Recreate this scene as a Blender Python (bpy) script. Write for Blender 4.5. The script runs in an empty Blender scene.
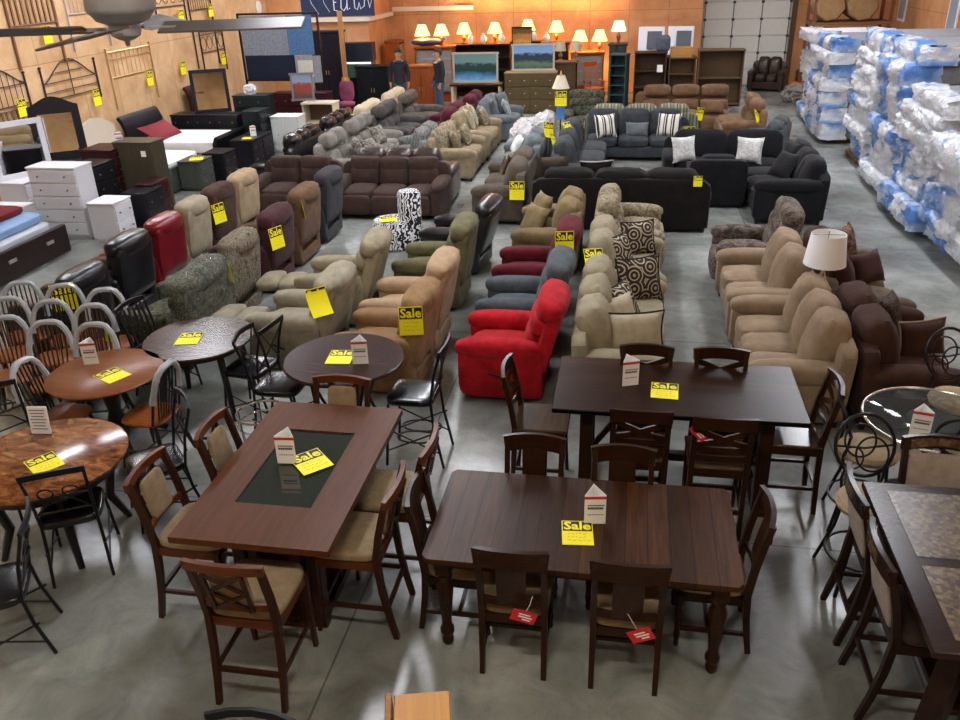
import bpy, bmesh, math, random
from mathutils import Vector, Matrix, Euler
R = math.radians
PI = math.pi
C = bpy.context.scene.collection
random.seed(7)

# ------------------------------------------------------------------ materials
def lin(h):
    h = h.lstrip('#')
    o = []
    for i in (0, 2, 4):
        c = int(h[i:i + 2], 16) / 255
        o.append(c / 12.92 if c <= .04045 else ((c + .055) / 1.055) ** 2.4)
    return (*o, 1)

MATS = {}

def newmat(name):
    m = bpy.data.materials.new(name)
    m.use_nodes = True
    nt = m.node_tree
    b = nt.nodes['Principled BSDF']
    return m, nt, b

def coords(nt, scale=(1, 1, 1), rot=(0, 0, 0)):
    tc = nt.nodes.new('ShaderNodeTexCoord')
    mp = nt.nodes.new('ShaderNodeMapping')
    mp.inputs['Scale'].default_value = scale
    mp.inputs['Rotation'].default_value = rot
    nt.links.new(tc.outputs['Object'], mp.inputs['Vector'])
    return mp.outputs['Vector']

def ramp(nt, fac, stops, interp='LINEAR'):
    r = nt.nodes.new('ShaderNodeValToRGB')
    r.color_ramp.interpolation = interp
    e = r.color_ramp.elements
    while len(e) < len(stops):
        e.new(.5)
    for i, (p, c) in enumerate(stops):
        e[i].position = p
        e[i].color = lin(c) if isinstance(c, str) else c
    nt.links.new(fac, r.inputs['Fac'])
    return r.outputs['Color']

def noise(nt, vec, scale, detail=3, rough=.5, dist=0):
    n = nt.nodes.new('ShaderNodeTexNoise')
    n.inputs['Scale'].default_value = scale
    n.inputs['Detail'].default_value = detail
    n.inputs['Roughness'].default_value = rough
    n.inputs['Distortion'].default_value = dist
    nt.links.new(vec, n.inputs['Vector'])
    return n.outputs['Fac']

def bump(nt, b, h, s, d=.01):
    n = nt.nodes.new('ShaderNodeBump')
    n.inputs['Strength'].default_value = s
    n.inputs['Distance'].default_value = d
    nt.links.new(h, n.inputs['Height'])
    nt.links.new(n.outputs['Normal'], b.inputs['Normal'])

def fabric(c1, c2=None, scale=9, rough=.92, bs=.25, sheen=.04):
    key = ('fab', c1, c2, scale, rough)
    if key in MATS: return MATS[key]
    m, nt, b = newmat('fabric ' + c1)
    v = coords(nt)
    n = noise(nt, v, scale, 4, .6)
    col = ramp(nt, n, [(.3, c1), (.7, c2 or c1)])
    nt.links.new(col, b.inputs['Base Color'])
    b.inputs['Roughness'].default_value = rough
    b.inputs['Sheen Weight'].default_value = sheen
    b.inputs['Specular IOR Level'].default_value = .25
    bump(nt, b, noise(nt, v, 60, 2), bs, .004)
    MATS[key] = m
    return m

def leather(c1, c2=None, rough=.33, scale=6):
    key = ('lea', c1, c2, rough)
    if key in MATS: return MATS[key]
    m, nt, b = newmat('leather ' + c1)
    v = coords(nt)
    col = ramp(nt, noise(nt, v, scale, 4), [(.3, c1), (.7, c2 or c1)])
    nt.links.new(col, b.inputs['Base Color'])
    b.inputs['Roughness'].default_value = rough
    bump(nt, b, noise(nt, v, 8, 3, .5), .22, .012)
    MATS[key] = m
    return m

def wood(c1, c2, axis='X', scale=3.0, rough=.35, planks=0, coat=0):
    key = ('wood', c1, c2, axis, scale, rough, planks, coat)
    if key in MATS: return MATS[key]
    m, nt, b = newmat('wood ' + c1)
    s = {'X': (1, 14, 14), 'Y': (14, 1, 14), 'Z': (14, 14, 1)}[axis]
    v = coords(nt, s)
    col = ramp(nt, noise(nt, v, scale, 5, .6, .6), [(.25, c1), (.75, c2)])
    if planks:
        tc = nt.nodes.new('ShaderNodeTexCoord')
        sx = nt.nodes.new('ShaderNodeSeparateXYZ')
        nt.links.new(tc.outputs['Object'], sx.inputs[0])
        a = nt.nodes.new('ShaderNodeMath'); a.operation = 'MULTIPLY'; a.inputs[1].default_value = 1 / planks
        nt.links.new(sx.outputs['X' if axis != 'X' else 'Y'], a.inputs[0])
        f = nt.nodes.new('ShaderNodeMath'); f.operation = 'FRACT'
        nt.links.new(a.outputs[0], f.inputs[0])
        g = ramp(nt, f.outputs[0], [(0, '#484848'), (.04, '#ffffff'), (.96, '#ffffff'), (1, '#484848')])
        fl = nt.nodes.new('ShaderNodeMath'); fl.operation = 'FLOOR'
        nt.links.new(a.outputs[0], fl.inputs[0])
        wn = nt.nodes.new('ShaderNodeTexWhiteNoise'); wn.noise_dimensions = '1D'
        nt.links.new(fl.outputs[0], wn.inputs['W'])
        pv = ramp(nt, wn.outputs['Value'], [(0, '#b8b8b8'), (1, '#ffffff')])
        for t in (g, pv):
            mx = nt.nodes.new('ShaderNodeMix'); mx.data_type = 'RGBA'; mx.blend_type = 'MULTIPLY'
            mx.inputs['Factor'].default_value = 1
            nt.links.new(col, mx.inputs['A']); nt.links.new(t, mx.inputs['B'])
            col = mx.outputs['Result']
    nt.links.new(col, b.inputs['Base Color'])
    b.inputs['Roughness'].default_value = rough
    b.inputs['Coat Weight'].default_value = coat
    b.inputs['Specular IOR Level'].default_value = .2
    MATS[key] = m
    return m

def plain(c, rough=.5, metal=0, emit=0, spec=.5, alpha=1, trans=0):
    key = ('pl', c, rough, metal, emit, spec, alpha, trans)
    if key in MATS: return MATS[key]
    m, nt, b = newmat('plain ' + c)
    v = coords(nt)
    col = ramp(nt, noise(nt, v, 5, 3), [(.2, tuple(x * .93 for x in lin(c)[:3]) + (1,)), (.8, c)])
    nt.links.new(col, b.inputs['Base Color'])
    b.inputs['Roughness'].default_value = rough
    b.inputs['Metallic'].default_value = metal
    b.inputs['Specular IOR Level'].default_value = spec
    b.inputs['Alpha'].default_value = alpha
    b.inputs['Transmission Weight'].default_value = trans
    if emit:
        b.inputs['Emission Color'].default_value = lin(c)
        b.inputs['Emission Strength'].default_value = emit
    MATS[key] = m
    return m

def patches(name, stops, scale=6, dist=1.5, rough=.9, stretch=(1, 1, 1), detail=2):
    """blotchy constant-step pattern: camouflage, zebra, marble chips"""
    key = ('pat', name)
    if key in MATS: return MATS[key]
    m, nt, b = newmat(name)
    v = coords(nt, stretch)
    col = ramp(nt, noise(nt, v, scale, detail, .5, dist), stops, 'CONSTANT')
    nt.links.new(col, b.inputs['Base Color'])
    b.inputs['Roughness'].default_value = rough
    MATS[key] = m
    return m

def zebra_mat():
    key = 'zebra'
    if key in MATS: return MATS[key]
    m, nt, b = newmat('zebra print')
    v = coords(nt)
    w = nt.nodes.new('ShaderNodeTexWave')
    w.inputs['Scale'].default_value = 8.5
    w.inputs['Distortion'].default_value = 9
    w.inputs['Detail'].default_value = 1.2
    w.inputs['Detail Scale'].default_value = 1.6
    nt.links.new(v, w.inputs['Vector'])
    nt.links.new(ramp(nt, w.outputs['Fac'], [(0, '#15151a'), (.5, '#e4e4e6')], 'CONSTANT'), b.inputs['Base Color'])
    b.inputs['Roughness'].default_value = .9
    MATS[key] = m
    return m

def scroll_mat(c1, c2, scale=5.5, thr=.5, freq=26):
    key = ('scroll', c1, c2, scale)
    if key in MATS: return MATS[key]
    m, nt, b = newmat('scroll print')
    v = coords(nt, rot=(PI / 2, 0, 0))
    vo = nt.nodes.new('ShaderNodeTexVoronoi'); vo.voronoi_dimensions = '2D'
    vo.inputs['Scale'].default_value = scale
    nt.links.new(v, vo.inputs['Vector'])
    mu = nt.nodes.new('ShaderNodeMath'); mu.operation = 'MULTIPLY'; mu.inputs[1].default_value = freq
    si = nt.nodes.new('ShaderNodeMath'); si.operation = 'SINE'
    nt.links.new(vo.outputs['Distance'], mu.inputs[0]); nt.links.new(mu.outputs[0], si.inputs[0])
    nt.links.new(ramp(nt, si.outputs[0], [(0, c1), (thr, c2)], 'CONSTANT'), b.inputs['Base Color'])
    b.inputs['Roughness'].default_value = .9
    MATS[key] = m
    return m

def stripe_mat(name, stops, scale, axis='X'):
    key = ('stripe', name)
    if key in MATS: return MATS[key]
    m, nt, b = newmat(name)
    tc = nt.nodes.new('ShaderNodeTexCoord'); sx = nt.nodes.new('ShaderNodeSeparateXYZ')
    nt.links.new(tc.outputs['Object'], sx.inputs[0])
    a = nt.nodes.new('ShaderNodeMath'); a.operation = 'MULTIPLY'; a.inputs[1].default_value = scale
    f = nt.nodes.new('ShaderNodeMath'); f.operation = 'FRACT'
    nt.links.new(sx.outputs[axis], a.inputs[0]); nt.links.new(a.outputs[0], f.inputs[0])
    nt.links.new(ramp(nt, f.outputs[0], stops, 'CONSTANT'), b.inputs['Base Color'])
    b.inputs['Roughness'].default_value = .9
    MATS[key] = m
    return m

def tile_mat():
    key = 'tile'
    if key in MATS: return MATS[key]
    m, nt, b = newmat('stone mosaic')
    v = coords(nt)
    vo = nt.nodes.new('ShaderNodeTexVoronoi'); vo.distance = 'CHEBYCHEV'
    vo.inputs['Scale'].default_value = 42
    vo.inputs['Randomness'].default_value = .55
    nt.links.new(v, vo.inputs['Vector'])
    sp = nt.nodes.new('ShaderNodeSeparateColor'); nt.links.new(vo.outputs['Color'], sp.inputs[0])
    nt.links.new(ramp(nt, sp.outputs[0], [(0, '#2e2018'), (.3, '#4a3826'), (.55, '#5d4a32'), (.8, '#7a6646'), (1, '#3f281c')]), b.inputs['Base Color'])
    b.inputs['Roughness'].default_value = .3
    MATS[key] = m
    return m

def marble_mat():
    key = 'marble'
    if key in MATS: return MATS[key]
    m, nt, b = newmat('brown marble')
    v = coords(nt, (1, 2.2, 1), (0, 0, .4))
    col = ramp(nt, noise(nt, v, 7, 6, .65, .7), [(.3, '#3c2012'), (.47, '#6e3f22'), (.58, '#8d5a35'), (.7, '#b08a62')])
    nt.links.new(col, b.inputs['Base Color'])
    b.inputs['Roughness'].default_value = .16
    MATS[key] = m
    return m

def picture_mat(name, sky, hill, low, low2):
    m, nt, b = newmat(name)
    tc = nt.nodes.new('ShaderNodeTexCoord'); sx = nt.nodes.new('ShaderNodeSeparateXYZ')
    nt.links.new(tc.outputs['Generated'], sx.inputs[0])
    n = noise(nt, tc.outputs['Generated'], 5, 5, .6, .5)
    a = nt.nodes.new('ShaderNodeMath'); a.operation = 'MULTIPLY_ADD'; a.inputs[1].default_value = .35
    nt.links.new(n, a.inputs[0]); nt.links.new(sx.outputs['Z'], a.inputs[2])
    nt.links.new(ramp(nt, a.outputs[0], [(.2, low), (.42, low2), (.55, hill), (.78, hill), (.86, sky), (1, sky)]), b.inputs['Base Color'])
    b.inputs['Roughness'].default_value = .3
    return m

def glass(tint='#dfe8e6', alpha=.22, rough=.05):
    key = ('glass', tint, alpha)
    if key in MATS: return MATS[key]
    m, nt, b = newmat('glass')
    b.inputs['Base Color'].default_value = lin(tint)
    b.inputs['Roughness'].default_value = rough
    b.inputs['Alpha'].default_value = alpha
    MATS[key] = m
    return m

def wrap_mat(seed, blue=.5):
    """printed mattress bag: white film with blue printed areas"""
    key = ('wrap', seed)
    if key in MATS: return MATS[key]
    m, nt, b = newmat('mattress bag')
    v = coords(nt, (1, 1, 1))
    mp = v.node; mp.inputs['Location'].default_value = (seed * 3.1, seed * 1.7, seed * 2.3)
    n = noise(nt, v, 1.3, 3, .55, .8)
    col = ramp(nt, n, [(.3, '#c3c7cf'), (.4, '#f4f6fa'), (blue + .07, '#ebf0f8'), (blue + .11, '#b9d0f0'), (blue + .2, '#5c90da')])
    nt.links.new(col, b.inputs['Base Color'])
    b.inputs['Roughness'].default_value = .22
    b.inputs['Coat Weight'].default_value = .3
    bump(nt, b, noise(nt, v, 6, 5, .7, 2.2), 1.0, .09)
    MATS[key] = m
    return m

# ------------------------------------------------------------------ mesh building
class MB:
    def __init__(s):
        s.bm = bmesh.new()

    def _m(s, loc, rot):
        return Matrix.Translation(Vector(loc)) @ Euler(rot).to_matrix().to_4x4()

    def box(s, c, size, b=0, rot=(0, 0, 0), seg=1, taper=1.0):
        """box at centre c; taper scales the bottom face in x,y"""
        m = s._m(c, rot)
        hx, hy, hz = size[0] / 2, size[1] / 2, size[2] / 2
        vs = []
        for z in (-1, 1):
            k = taper if z < 0 else 1
            for x, y in ((-1, -1), (1, -1), (1, 1), (-1, 1)):
                vs.append(s.bm.verts.new(m @ Vector((x * hx * k, y * hy * k, z * hz))))
        fs = [s.bm.faces.new([vs[i] for i in q]) for q in ((3, 2, 1, 0), (4, 5, 6, 7), (0, 1, 5, 4), (1, 2, 6, 5), (2, 3, 7, 6), (3, 0, 4, 7))]
        if b:
            ed = list({e for f in fs for e in f.edges})
            bmesh.ops.bevel(s.bm, geom=ed, offset=b, segments=seg, affect='EDGES', profile=.5)
        return s

    def span(s, a, b_, bev=0):
        c = [(a[i] + b_[i]) / 2 for i in range(3)]
        return s.box(c, [abs(b_[i] - a[i]) for i in range(3)], bev)

    def ring_sweep(s, pts, sect, closed=False, up=Vector((0, 0, 1)), scales=None, caps=True):
        """sweep a 2D section (list of (u,v)) along pts"""
        P = [Vector(p) for p in pts]
        n = len(P)
        rings = []
        prev = None
        for i in range(n):
            if closed:
                t = P[(i + 1) % n] - P[i - 1]
            else:
                t = P[min(i + 1, n - 1)] - P[max(i - 1, 0)]
            t.normalize()
            if prev is None:
                u = up.cross(t)
                if u.length < 1e-3: u = Vector((1, 0, 0)).cross(t)
                if u.length < 1e-3: u = Vector((0, 1, 0)).cross(t)
            else:
                u = prev - t * prev.dot(t)
            u.normalize(); prev = u
            w = t.cross(u)
            k = scales[i] if scales else 1
            rings.append([s.bm.verts.new(P[i] + u * a * k + w * b * k) for a, b in sect])
        m = len(sect)
        rng = range(n if closed else n - 1)
        for i in rng:
            A, B = rings[i], rings[(i + 1) % n]
            for j in range(m):
                s.bm.faces.new((A[j], A[(j + 1) % m], B[(j + 1) % m], B[j]))
        if not closed and caps:
            s.bm.faces.new(rings[0][::-1]); s.bm.faces.new(rings[-1])
        return s

    def tube(s, pts, r, n=6, closed=False, scales=None):
        return s.ring_sweep(pts, [(r * math.cos(2 * PI * k / n), r * math.sin(2 * PI * k / n)) for k in range(n)], closed, scales=scales)

    def bar(s, pts, w, h, closed=False, up=Vector((0, 0, 1)), scales=None):
        """rectangular section; w across, h along 'up-ish'"""
        return s.ring_sweep(pts, [(-w / 2, -h / 2), (w / 2, -h / 2), (w / 2, h / 2), (-w / 2, h / 2)], closed, up, scales)

    def lathe(s, prof, n=16, c=(0, 0, 0), sx=1, sy=1, cap=True):
        rings = []
        for r, z in prof:
            rings.append([s.bm.verts.new((c[0] + sx * r * math.cos(2 * PI * k / n), c[1] + sy * r * math.sin(2 * PI * k / n), c[2] + z)) for k in range(n)])
        for A, B in zip(rings, rings[1:]):
            for k in range(n):
                s.bm.faces.new((A[k], A[(k + 1) % n], B[(k + 1) % n], B[k]))
        if cap:
            s.bm.faces.new(rings[0][::-1]); s.bm.faces.new(rings[-1])
        return s

    def prism(s, poly, a, b, axis='Y', c=(0, 0, 0), rot=(0, 0, 0)):
        """extrude 2D polygon between a and b along axis; poly coordinates are the other two in order"""
        m = s._m(c, rot)
        def p(u, v, t):
            return m @ Vector({'X': (t, u, v), 'Y': (u, t, v), 'Z': (u, v, t)}[axis])
        A = [s.bm.verts.new(p(u, v, a)) for u, v in poly]
        B = [s.bm.verts.new(p(u, v, b)) for u, v in poly]
        n = len(poly)
        s.bm.faces.new(A); s.bm.faces.new(B[::-1])
        for i in range(n):
            s.bm.faces.new((A[i], B[i], B[(i + 1) % n], A[(i + 1) % n]))
        bmesh.ops.recalc_face_normals(s.bm, faces=s.bm.faces[:])
        return s

    def cush(s, c, size, rot=(0, 0, 0), p=4.0, n=7, bulge=.12, thin=None, jit=0, sag=0, seed=1):
        """soft upholstered block: rounded box whose broad faces puff out"""
        m = s._m(c, rot)
        rnd = random.Random(seed)
        hx, hy, hz = size[0] / 2, size[1] / 2, size[2] / 2
        if thin is None:
            thin = min(range(3), key=lambda i: size[i])
        grid = {}
        def vert(a, b, k, sgn):
            co = [0, 0, 0]
            co[k] = sgn; co[(k + 1) % 3] = a; co[(k + 2) % 3] = b
            key = tuple(round(x * 1000) for x in co)
            if key in grid: return grid[key]
            L = (abs(co[0]) ** p + abs(co[1]) ** p + abs(co[2]) ** p) ** (1 / p)
            q = [x / L for x in co]
            i, j = [x for x in range(3) if x != thin]
            e = max(0, (1 - q[i] ** 2) * (1 - q[j] ** 2))
            q[thin] *= 1 + bulge * 2 * e
            v = Vector((q[0] * hx, q[1] * hy, q[2] * hz))
            if jit:
                v += Vector((rnd.uniform(-jit, jit), rnd.uniform(-jit, jit), rnd.uniform(-jit, jit)))
            g = s.bm.verts.new(m @ v)
            grid[key] = g
            return g
        ts = [-1 + 2 * i / n for i in range(n + 1)]
        ts = [math.copysign(abs(t) ** .8, t) if t else 0 for t in ts]
        for k in range(3):
            for sgn in (-1, 1):
                for i in range(n):
                    for j in range(n):
                        q = [vert(ts[i], ts[j], k, sgn), vert(ts[i + 1], ts[j], k, sgn), vert(ts[i + 1], ts[j + 1], k, sgn), vert(ts[i], ts[j + 1], k, sgn)]
                        s.bm.faces.new(q if sgn > 0 else q[::-1])
        return s

    def pillow(s, w, h, t, n=8):
        """throw pillow lying in XZ, thickness along Y, pointed corners"""
        g = {}
        for sd in (-1, 1):
            for i in range(n + 1):
                for j in range(n + 1):
                    u, v = -1 + 2 * i / n, -1 + 2 * j / n
                    edge = i in (0, n) or j in (0, n)
                    if edge and (0, i, j) in g:
                        g[(sd, i, j)] = g[(0, i, j)]; continue
                    x = u * (1 - .1 * (1 - v * v)) * w / 2
                    z = v * (1 - .1 * (1 - u * u)) * h / 2
                    y = sd * t / 2 * ((1 - u ** 4) * (1 - v ** 4)) ** .6
                    q = s.bm.verts.new((x, y, z))
                    g[(sd, i, j)] = q
                    if edge: g[(0, i, j)] = q
        for sd in (-1, 1):
            for i in range(n):
                for j in range(n):
                    q = [g[(sd, i, j)], g[(sd, i + 1, j)], g[(sd, i + 1, j + 1)], g[(sd, i, j + 1)]]
                    s.bm.faces.new(q if sd < 0 else q[::-1])
        return s

    def mesh(s, name, ang=38, flat=False):
        me = bpy.data.meshes.new(name)
        bmesh.ops.recalc_face_normals(s.bm, faces=s.bm.faces[:])
        s.bm.to_mesh(me); s.bm.free()
        if not flat:
            me.polygons.foreach_set('use_smooth', [True] * len(me.polygons))
            me.set_sharp_from_angle(angle=R(ang))
        return me

CACHE = {}

def cached(key, fn, **k):
    if key not in CACHE:
        r = fn()
        CACHE[key] = r.mesh(str(key[0] if isinstance(key, tuple) else key), **k) if isinstance(r, MB) else r
    return CACHE[key]

def P(name, me, m, parent=None, loc=(0, 0, 0), rot=(0, 0, 0), label=None, kind=None):
    """one mesh object"""
    if isinstance(me, MB): me = me.mesh(name)
    o = bpy.data.objects.new(name, me)
    C.objects.link(o)
    if not me.materials: me.materials.append(m)
    o.material_slots[0].link = 'OBJECT'
    o.material_slots[0].material = m
    o.location = loc; o.rotation_euler = rot
    if parent: o.parent = parent
    if label: o['label'] = label
    if kind: o['kind'] = kind
    return o

def tag(o, label, cat, group=None):
    o['label'] = label; o['category'] = cat
    if group: o['group'] = group
    return o

def T(name, label, cat, loc, rz=0, group=None):
    o = bpy.data.objects.new(name, None)
    C.objects.link(o)
    o.empty_display_size = .1
    o.location = loc if len(loc) == 3 else (*loc, 0)
    o.rotation_euler = (0, 0, rz)
    return tag(o, label, cat, group)

def S(name, me, m, loc=(0, 0, 0), rot=(0, 0, 0), parent=None):
    o = P(name, me, m, parent, loc, rot)
    o['kind'] = 'structure'
    return o

def text_mesh(body, size, ext=.001, off=0.0):
    key = ('text', body, size)
    if key in CACHE: return CACHE[key]
    cu = bpy.data.curves.new('t', 'FONT')
    cu.body = body; cu.size = size; cu.extrude = ext; cu.offset = off
    cu.align_x = 'CENTER'; cu.align_y = 'CENTER'
    cu.resolution_u = 2
    ob = bpy.data.objects.new('t', cu); C.objects.link(ob)
    dg = bpy.context.evaluated_depsgraph_get()
    me = bpy.data.meshes.new_from_object(ob.evaluated_get(dg))
    me.name = 'lettering'
    bpy.data.objects.remove(ob); bpy.data.curves.remove(cu)
    me.materials.clear()
    CACHE[key] = me
    return me

def arc(cx, cz, r, a0, a1, n, y=0, rz=None):
    rz = rz or r
    return [(cx + r * math.cos(a0 + (a1 - a0) * i / n), y, cz + rz * math.sin(a0 + (a1 - a0) * i / n)) for i in range(n + 1)]
FACE_L, FACE_R, FACE_CAM, FACE_AWAY = -PI / 2, PI / 2, 0, PI
# ------------------------------------------------------------------ shared materials
YEL = plain('#fdf00c', .6)
BLK = plain('#15120f', .6)
WHT = plain('#f1f1f1', .6)
RED = plain('#c8252c', .5)
CHROME = plain('#d8dadc', .12, 1)
IRON = plain('#17151a', .42, .4)
DARKW = wood('#1e100b', '#38200f', 'Z', 3, .3)
DARKX = wood('#1e100b', '#38200f', 'X', 3, .3)
CHERRY_LIT = wood('#4d2612', '#68391b', 'X', 2.5, .33)  # rail copy of the cherry, light on the top rail put into its colour
CHERRYZ = wood('#2b160e', '#3e2115', 'Z', 2.5, .33)
TANUP = fabric('#85745c', '#9a876c', 14)
BLUSH = fabric('#8c7f73', '#a1948a', 14)
ESPR = wood('#1f1210', '#30201b', 'Z', 3, .28)
ESPX = wood('#241614', '#35241f', 'X', 3, .25)
VINYL = leather('#0d0d10', '#18181c', .22)
PLASTIC = plain('#c6cacd', .2, 0, 0, .6, .66)
Y3 = Vector((0, 1, 0))

# ------------------------------------------------------------------ small things
def sale_sign(label, loc, rot=(0, 0, 0), s=1.0, bent=0.0):
    w, h = .22 * s, .27 * s
    if bent:
        b = MB()
        pts = [(0, h / 2 - h * t / 6, bent * s * (t / 6) ** 2) for t in range(7)]
        b.bar(pts, w, .002, up=Vector((0, 0, 1)))
        me = b.mesh('sale_sign')
    else:
        me = cached(('sale_sign', s), lambda: MB().box((0, 0, 0), (w, h, .003)))
    o = P('sale_sign', me, YEL, None, loc, rot)
    tag(o, label, 'sign', 'yellow sale signs')
    P('header', cached(('header', s), lambda: MB().box((0, h * .27, .0022), (w * .94, h * .4, .0012))), BLK, o)
    P('lettering', text_mesh('Sale', .122 * s, .0006, .003), YEL, o, (0, h * .265, .0036))
    def scr():
        b = MB()
        r = random.Random(3)
        for k in range(3):
            y = -h * (.06 + .13 * k)
            x = -w * .32
            while x < w * .3:
                L = r.uniform(.012, .03) * s
                b.box((x + L / 2, y + r.uniform(-.003, .003), .0022), (L, .0035 * s, .0008), rot=(0, 0, r.uniform(-.5, .5)))
                x += L + .01 * s
        return b
    P('handwriting', cached(('handwriting', s), scr), plain('#b7a400', .6), o)
    return o

def tent_card(label, loc, rz=0, s=1.0):
    """three sided white cardboard stand with red stripe, open on top"""
    w, h = .135 * s, .235 * s
    a = w / 2
    k = w * .866
    tri = [(-a, -k / 3), (a, -k / 3), (0, 2 * k / 3)]
    def body():
        b = MB(); bm = b.bm
        lo = [bm.verts.new((x, y, 0)) for x, y in tri]
        hi = [bm.verts.new((x, y, h * (.93 if i < 2 else .96))) for i, (x, y) in enumerate(tri)]
        li = [bm.verts.new((x * .95, y * .95, 0)) for x, y in tri]
        hi2 = [bm.verts.new((x * .95, y * .95, h * (.93 if i < 2 else .96))) for i, (x, y) in enumerate(tri)]
        for i in range(3):
            j = (i + 1) % 3
            bm.faces.new((lo[i], lo[j], hi[j], hi[i]))
            bm.faces.new((hi[i], hi[j], hi2[j], hi2[i]))
            bm.faces.new((hi2[i], hi2[j], li[j], li[i]))
        return b
    o = P('tent_card', cached(('tent', s), body, flat=True), WHT, None, loc, (0, 0, rz))
    tag(o, label, 'sign', 'white three-sided tent cards')
    def band():
        b = MB()
        t = [(x * 1.012, y * 1.012) for x, y in tri]
        for i in range(3):
            p, q = t[i], t[(i + 1) % 3]
            b.bar([(p[0], p[1], h * .84), (q[0], q[1], h * .84)], .001, .02 * s)
        return b
    P('red_stripe', cached(('band', s), band), RED, o)
    def txt():
        b = MB()
        r = random.Random(5)
        for row, (z, hh) in enumerate(((.6, .008), (.51, .016), (.3, .005))):
            x = -w * .36
            while x < w * .34:
                L = r.uniform(.008, .016) * s
                b.box((x + L / 2, -k / 3 - .0012, h * z), (L * .85, .001, hh * s))
                x += L
        return b
    P('printing', cached(('txt', s), txt), plain('#4b3a40', .6), o)
    return o

def hang_tag(label, loc, rz=0, tilt=0.0):
    o = P('hang_tag', cached('hang_tag', lambda: MB().box((0, 0, -.05), (.15, .004, .085), .001)), RED, None, loc, (0, tilt, rz))
    tag(o, label, 'tag', 'red hang tags')
    P('string', cached('tagstring', lambda: MB().tube([(0, 0, -.005), (.004, .0, .045), (0, .012, .1)], .0018, 5)), WHT, o)
    def pr():
        b = MB()
        for i, L in enumerate((.07, .085, .05)):
            b.box((.01 * i, -.0026, -.034 - .018 * i), (L, .001, .009)).box((.01 * i, .0026, -.034 - .018 * i), (L, .001, .009))
        return b
    P('printing', cached('tagprint', pr), WHT, o)
    return o

def throw_pillow(label, loc, rot, m, w=.45, h=.45, t=.17, group=None, trim=None):
    o = P('throw_pillow', cached(('pillow', w, h, t), lambda: MB().pillow(w, h, t), ang=80), m, None, loc, rot)
    tag(o, label, 'pillow', group)
    if trim:
        def cord():
            pts = []
            for u, v in ((-1, -1), (1, -1), (1, 1), (-1, 1)):
                nu, nv = {(-1, -1): (1, -1), (1, -1): (1, 1), (1, 1): (-1, 1), (-1, 1): (-1, -1)}[(u, v)]
                for k in range(6):
                    a, b = u + (nu - u) * k / 6, v + (nv - v) * k / 6
                    pts.append((a * (1 - .1 * (1 - b * b)) * w / 2, 0, b * (1 - .1 * (1 - a * a)) * h / 2))
            return MB().tube(pts, .011, 6, True)
        P('piping', cached(('cord', w, h), cord), trim, o)
    return o

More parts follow.
